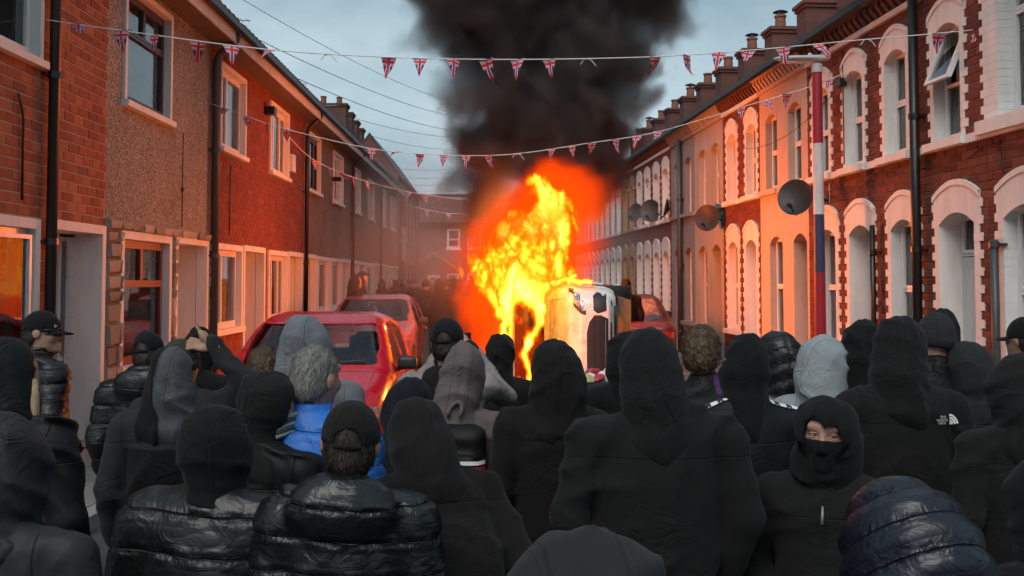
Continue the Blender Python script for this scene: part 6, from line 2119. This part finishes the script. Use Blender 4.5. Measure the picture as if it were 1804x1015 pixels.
# ------------------------------------------------------------------ wheelie bin with rubbish
def bin_():
    b0 = at(1052, 493, 8.8)
    root = empty('wheelie_bin', (b0.x, 8.8, 0), R(4))
    tag(root, 'dark wheelie bin heaped with rubbish in front of the upturned car', 'bin')
    m_bin = paint('bin_plastic', (0.025, 0.025, 0.027), 0.5, 0.2, 8, local=True)
    b = MB()
    prof = [(0.2, 0.24, 0.1), (0.29, 0.33, 1.0)]
    (x0, y0, z0), (x1, y1, z1) = prof
    v = [(-x0, -y0, z0), (x0, -y0, z0), (x0, y0, z0), (-x0, y0, z0), (-x1, -y1, z1), (x1, -y1, z1), (x1, y1, z1), (-x1, y1, z1), (-x1 + 0.02, -y1 + 0.02, z1), (x1 - 0.02, -y1 + 0.02, z1), (x1 - 0.02, y1 - 0.02, z1), (-x1 + 0.02, y1 - 0.02, z1), (-x0 + 0.02, -y0 + 0.02, z0 + 0.03), (x0 - 0.02, -y0 + 0.02, z0 + 0.03), (x0 - 0.02, y0 - 0.02, z0 + 0.03), (-x0 + 0.02, y0 - 0.02, z0 + 0.03)]
    f = [(0, 3, 2, 1), (12, 13, 14, 15)]
    for i in range(4):
        j = (i + 1) % 4
        f += [(i, j, 4 + j, 4 + i), (4 + i, 4 + j, 8 + j, 8 + i), (8 + i, 8 + j, 12 + j, 12 + i)]
    b.add(v, f).build('body', m_bin, root)
    for (a, c, d, e) in ((-0.32, 0.32, -0.36, -0.325), (-0.32, 0.32, 0.325, 0.36), (-0.32, -0.285, -0.325, 0.325), (0.285, 0.32, -0.325, 0.325)):
        MB().box(a, c, d, e, 0.95, 1.035).build('rim', m_bin, root)
    for sx in (-1, 1):
        MB().lathe([(0, -0.03), (0.1, -0.03), (0.1, 0.03), (0, 0.03)], 18, M=Matrix.Translation((sx * 0.24, 0.26, 0.1)) @ Matrix.Rotation(R(90), 4, 'Y')).build('wheel', m_tyre, root)
    MB().tube([(0.02, -0.365, 0.86), (0.03, -0.37, 0.83), (0.015, -0.37, 0.81)], 0.012, 6).build('clip', emb, root)
    cols = [(0.6, 0.58, 0.5), (0.45, 0.42, 0.16), (0.4, 0.03, 0.05), (0.62, 0.6, 0.55), (0.5, 0.18, 0.05), (0.3, 0.36, 0.1)]
    r = random.Random(8)
    for i in range(12):
        x, y = r.uniform(-0.22, 0.22), r.uniform(-0.26, 0.2)
        h = 0.025
        g1 = ax(-0.16, 0.16, h)
        Pm = grid(g1, g1, g1)
        V, Q = surfnet(ell(Pm, (0, 0, 0), (r.uniform(0.07, 0.12), r.uniform(0.07, 0.12), r.uniform(0.04, 0.07))) - folds(Pm, i + 50, 0.02, 1.4, 2), g1, g1, g1)
        k = i % 6
        o = link('rubbish_bag', npmesh('rubbish_bag', V, Q, paint('rubbish_%d' % k, cols[k], 0.5, 0.15, 12)))
        o.location = (b0.x + x, 8.8 + y, 1.02 + 0.03 * r.random())
        o.rotation_euler = (r.random(), r.random(), r.random() * 6)
        nm = ['cream', 'mustard', 'crimson', 'off-white', 'orange', 'lime'][k]
        tag(o, '%s crumpled rubbish lying on top of the wheelie bin%s' % (nm, '' if i < 6 else ', second of its colour'), 'rubbish', 'rubbish on the bin')  # suffix tells the later piece of each colour apart; positions are random
bin_()

# ------------------------------------------------------------------ fire and smoke: densities sampled on a grid around a skeleton of edges
class GB:
    def __init__(s, name):
        s.t = bpy.data.node_groups.new(name, 'GeometryNodeTree')
        s.t.interface.new_socket('Geometry', in_out='INPUT', socket_type='NodeSocketGeometry')
        s.t.interface.new_socket('Geometry', in_out='OUTPUT', socket_type='NodeSocketGeometry')
        s.i = s.t.nodes.new('NodeGroupInput')
        s.o = s.t.nodes.new('NodeGroupOutput')
    def n(s, typ, ins=None, **kw):
        nd = s.t.nodes.new(typ)
        for k, v in kw.items():
            setattr(nd, k, v)
        for k, v in (ins or {}).items():
            if isinstance(v, bpy.types.NodeSocket):
                s.t.links.new(v, nd.inputs[k])
            else:
                nd.inputs[k].default_value = v
        return nd
    def m(s, op, a, b=0.0, c=0.0, clamp=False):
        return s.n('ShaderNodeMath', {0: a, 1: b, 2: c}, operation=op, use_clamp=clamp).outputs[0]
    def vm(s, op, a, b):
        return s.n('ShaderNodeVectorMath', {0: a, 1: b}, operation=op).outputs[0]

def volume(name, edges, lo, hi, res, radius, warp, wscale, namp, nscale, sharp, mat, stretch=1.0, fade=None, ridge=0.0, seed=0.0, detail=5.0):
    """edges: polylines of points; radius: [(z, r)]; warp: domain warp (m); namp: noise on the edge; sharp: slope of the edge"""
    vs, es = [], []
    for line in edges:
        for k, p in enumerate(line):
            vs.append(tuple(p))
            if k:
                es.append((len(vs) - 2, len(vs) - 1))
    me = bpy.data.meshes.new(name)
    me.from_pydata(vs, es, [])
    me.update()
    ob = link(name, me)
    g = GB(name + '_field')
    pos = g.n('GeometryNodeInputPosition').outputs[0]
    st = g.n('ShaderNodeVectorMath', {0: pos, 1: (1.0, 1.0, 1.0 / stretch)}, operation='MULTIPLY').outputs[0]
    st = g.n('ShaderNodeVectorMath', {0: st, 1: (seed, seed * 0.7, -seed)}, operation='ADD').outputs[0]
    wn_ = g.n('ShaderNodeTexNoise', {'Vector': st, 'Scale': wscale, 'Detail': 3.0, 'Roughness': 0.5})
    wv = g.vm('SUBTRACT', wn_.outputs['Color'], (0.5, 0.5, 0.5))
    wv = g.n('ShaderNodeVectorMath', {0: wv, 3: warp * 2}, operation='SCALE').outputs[0]
    p2 = g.vm('ADD', pos, wv)
    pr = g.n('GeometryNodeProximity', {'Geometry': g.i.outputs[0]}, target_element='EDGES')
    g.t.links.new(p2, [x for x in pr.inputs if 'Position' in x.name][0])
    dist = pr.outputs['Distance']
    sp = g.n('ShaderNodeSeparateXYZ', {0: pos}).outputs
    z0, z1 = radius[0][0], radius[-1][0]
    tz = g.m('DIVIDE', g.m('SUBTRACT', sp[2], z0), z1 - z0, clamp=True)
    fc = g.n('ShaderNodeFloatCurve', {'Value': tz})
    rmax = max(r for _, r in radius)
    cv = fc.mapping.curves[0]
    pts = [((z - z0) / (z1 - z0), r / rmax) for z, r in radius]
    cv.points[0].location = pts[0]
    cv.points[1].location = pts[-1]
    for q in pts[1:-1]:
        cv.points.new(*q)
    fc.mapping.update()
    rad = g.m('MULTIPLY', fc.outputs[0], rmax)
    t = g.m('SUBTRACT', 1.0, g.m('DIVIDE', dist, rad))
    fb = g.n('ShaderNodeTexNoise', {'Vector': st, 'Scale': nscale, 'Detail': detail, 'Roughness': 0.62, 'Distortion': 0.6}).outputs[0]
    if ridge:
        rg = g.m('SUBTRACT', 1.0, g.m('MULTIPLY', g.m('ABSOLUTE', g.m('SUBTRACT', fb, 0.5)), 6.0), clamp=True)
        t = g.m('SUBTRACT', t, g.m('MULTIPLY', rg, ridge))
    t = g.m('ADD', t, g.m('MULTIPLY', g.m('SUBTRACT', fb, 0.5), namp))
    d = g.m('MULTIPLY', t, sharp, clamp=True)
    if fade:       # (z_full, z_gone)
        d = g.m('MULTIPLY', d, g.m('DIVIDE', g.m('SUBTRACT', fade[1], sp[2]), fade[1] - fade[0], clamp=True))
    vc = g.n('GeometryNodeVolumeCube', {'Density': d, 'Min': lo, 'Max': hi, 'Resolution X': res[0], 'Resolution Y': res[1], 'Resolution Z': res[2]})
    sm = g.n('GeometryNodeSetMaterial', {'Geometry': vc.outputs[0], 'Material': mat})
    g.t.links.new(sm.outputs[0], g.o.inputs[0])
    md = ob.modifiers.new('field', 'NODES')
    md.node_group = g.t
    return ob

def smoke_mat(name, dens, col, aniso=0.2, emis=None):
    b = NB(name)
    at_ = b.n('Attribute', attribute_name='density').outputs['Fac']
    v = b.n('VolumePrincipled', {'Density': b.math('MULTIPLY', at_, dens), 'Color': (*col, 1), 'Anisotropy': aniso, 'Density Attribute': ''}) if False else b.n('VolumePrincipled', {'Color': (*col, 1), 'Anisotropy': aniso})
    b.t.links.new(b.math('MULTIPLY', at_, dens), v.inputs['Density'])
    v.inputs['Density Attribute'].default_value = ''
    b.t.links.new(v.outputs[0], b.out.inputs['Volume'])
    MATS[name] = b.m
    return b.m
def flame_mat(name, absorb, stops, k):
    b = NB(name)
    at_ = b.n('Attribute', attribute_name='density').outputs['Fac']
    v = b.n('VolumePrincipled', {'Color': (0, 0, 0, 1)})
    v.inputs['Density Attribute'].default_value = ''
    b.t.links.new(b.math('MULTIPLY', b.math('POWER', at_, 0.7), absorb), v.inputs['Density'])
    b.t.links.new(b.ramp(at_, *[(p, c) for p, c, _ in stops]), v.inputs['Emission Color'])
    es = b.ramp(at_, *[(p, (q, q, q)) for p, _, q in stops])
    b.t.links.new(b.math('MULTIPLY', es, k), v.inputs['Emission Strength'])
    b.t.links.new(v.outputs[0], b.out.inputs['Volume'])
    MATS[name] = b.m
    return b.m

FY = 15.6
def fp(px, py, y=FY):
    return tuple(at(px, py, y))
m_flame = flame_mat('flame', 30.0, [(0.0, (1, 0.08, 0.0), 0.0), (0.12, (1, 0.1, 0.0), 0.10), (0.3, (1, 0.17, 0.004), 0.22), (0.55, (1, 0.36, 0.01), 0.5), (0.8, (1, 0.62, 0.03), 0.85), (1.0, (1, 0.8, 0.13), 1.3)], 85.0)
m_flame.cycles.volume_step_rate = 0.3

m_glow = flame_mat('firelit_smoke_glow', 2.2, [(0.0, (1, 0.05, 0.0), 0.0), (1.0, (1, 0.065, 0.001), 1.0)], 1.9)  # firelight on the smoke around the flames, put in as emission
FIRE = volume('fire', [
    [fp(930, 640), fp(925, 560), fp(925, 500), fp(930, 430), fp(960, 370), fp(945, 325)],
    [fp(895, 520), fp(885, 450), fp(915, 410)], [fp(955, 490), fp(970, 420), fp(980, 360)],
    [fp(884, 660, 12.6), fp(880, 570, 12.8), fp(872, 490, 14.2)], [fp(900, 600, 12.35), fp(898, 520, 12.6), fp(905, 470, 13.8)],
    [fp(940, 700, 12.2), fp(922, 630, 12.2), fp(940, 570, 12.25), fp(932, 510, 12.4), fp(945, 470, 13.4)],
    [fp(885, 700, 12.4), fp(868, 650, 12.6)], [fp(915, 705, 12.2), fp(908, 670, 12.2)]],
    (-0.95, 11.8, 0.0), (1.3, 16.7, 3.75), (92, 150, 156), [(0.0, 0.08), (0.9, 0.075), (1.4, 0.1), (1.75, 0.25), (2.1, 0.44), (2.6, 0.44), (3.1, 0.3), (3.7, 0.1)], 0.24, 1.9, 1.65, 4.4, 2.1, m_flame, stretch=1.9, ridge=0.36, seed=2.0)
tag(FIRE, 'tall yellow and orange flames rising from the upturned white car', 'fire', kind='stuff')
LOWF = volume('low_fire', [[fp(968, 500, 13.0), fp(1000, 497, 12.9), fp(1040, 498, 12.8)], [fp(1005, 498, 13.0), fp(1012, 488, 13.0)]], (0.35, 12.3, 1.7), (1.3, 13.6, 2.15), (64, 64, 34), [(1.7, 0.07), (2.15, 0.05)], 0.09, 4.0, 1.7, 8.0, 1.5, m_flame, stretch=1.5, ridge=0.2, seed=6.0)
tag(LOWF, 'small flames licking along the upper edge of the upturned car', 'fire', kind='stuff')
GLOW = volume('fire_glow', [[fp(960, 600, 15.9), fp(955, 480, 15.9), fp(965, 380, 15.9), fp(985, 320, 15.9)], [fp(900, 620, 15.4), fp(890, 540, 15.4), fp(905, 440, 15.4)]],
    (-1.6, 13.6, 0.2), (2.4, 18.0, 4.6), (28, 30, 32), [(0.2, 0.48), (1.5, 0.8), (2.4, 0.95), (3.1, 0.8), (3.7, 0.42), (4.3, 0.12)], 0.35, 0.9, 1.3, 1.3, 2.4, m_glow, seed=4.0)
tag(GLOW, 'glowing orange gas and smoke with painted-in firelight around the flames', 'fire', kind='stuff')
m_smoke = smoke_mat('black_smoke', 5.5, (0.17, 0.162, 0.16), 0.1)
m_smoke.cycles.volume_step_rate = 0.6
SMOKE = volume('smoke', [
    [fp(965, 400, 17.0), fp(975, 330, 16.7), fp(985, 280, 16.4), fp(1000, 220, 16.2), fp(1010, 150, 16.2), fp(985, 90, 16.2), fp(960, 30, 16.2), fp(970, -60, 16.2), fp(930, -200, 16.3), fp(960, -420, 16.4)],
    [fp(835, 440, 17.6), fp(845, 370, 17.5), fp(870, 300, 17.2), fp(900, 250, 16.8)], [fp(1040, 330, 17.4), fp(1035, 280, 17.2), fp(1030, 220, 16.6)],
    [fp(1050, 200, 16.2), fp(1075, 120, 16.2), fp(1090, 40, 16.2)], [fp(880, 250, 16.5), fp(870, 170, 16.4), fp(890, 90, 16.3), fp(850, 20, 16.3)], [fp(985, 60, 16.2), fp(820, 5, 16.3), fp(800, -90, 16.2)], [fp(1020, 50, 16.2), fp(1120, 10, 16.3), fp(1110, -90, 16.3)]],
    (-2.8, 13.6, 1.9), (4.2, 19.0, 10.0), (104, 80, 120), [(1.9, 0.2), (2.6, 0.38), (3.1, 0.58), (3.7, 0.74), (4.2, 0.78), (5.0, 0.84), (6.2, 0.92), (7.4, 1.5), (9.0, 1.8), (10.0, 2.0)], 0.7, 0.75, 2.8, 1.0, 2.0, m_smoke, seed=1.0, fade=(7.6, 9.9))
tag(SMOKE, 'thick black smoke column rising from the burning car', 'smoke', kind='stuff')
m_thin = smoke_mat('thin_smoke', 0.055, (0.5, 0.46, 0.45), 0.1)
DRIFT = volume('drifting_smoke', [[fp(830, 560, 16.5), fp(800, 470, 18), fp(745, 420, 22), fp(700, 380, 27), fp(670, 330, 32)], [fp(720, 620, 13.4), fp(715, 560, 13.6), fp(690, 500, 15), fp(660, 440, 19)], [fp(830, 500, 17), fp(840, 400, 18), fp(830, 300, 18.5)], [fp(780, 480, 24), fp(760, 470, 36), fp(700, 400, 44)], [fp(1110, 440, 24), fp(1075, 420, 33), fp(1040, 400, 42)]],
    (-6.0, 12.4, 0.1), (5.0, 46.0, 7.0), (40, 84, 28), [(0.0, 0.7), (1.5, 1.0), (3.5, 1.5), (7.0, 1.8)], 0.7, 0.5, 1.6, 0.7, 1.1, m_thin, seed=3.0)
tag(DRIFT, 'thin grey smoke drifting along the left side of the street', 'smoke', kind='stuff')

# the light the flames give off
for (p, e, r) in ((fp(930, 430, 18.2), 850, 0.5), (fp(925, 590, 11.7), 55, 0.25)):
    ld = bpy.data.lights.new('flame_light', 'POINT')
    ld.energy = e
    ld.color = (1.0, 0.19, 0.035)
    ld.shadow_soft_size = r
    lo_ = link('flame_light', ld, None, p)
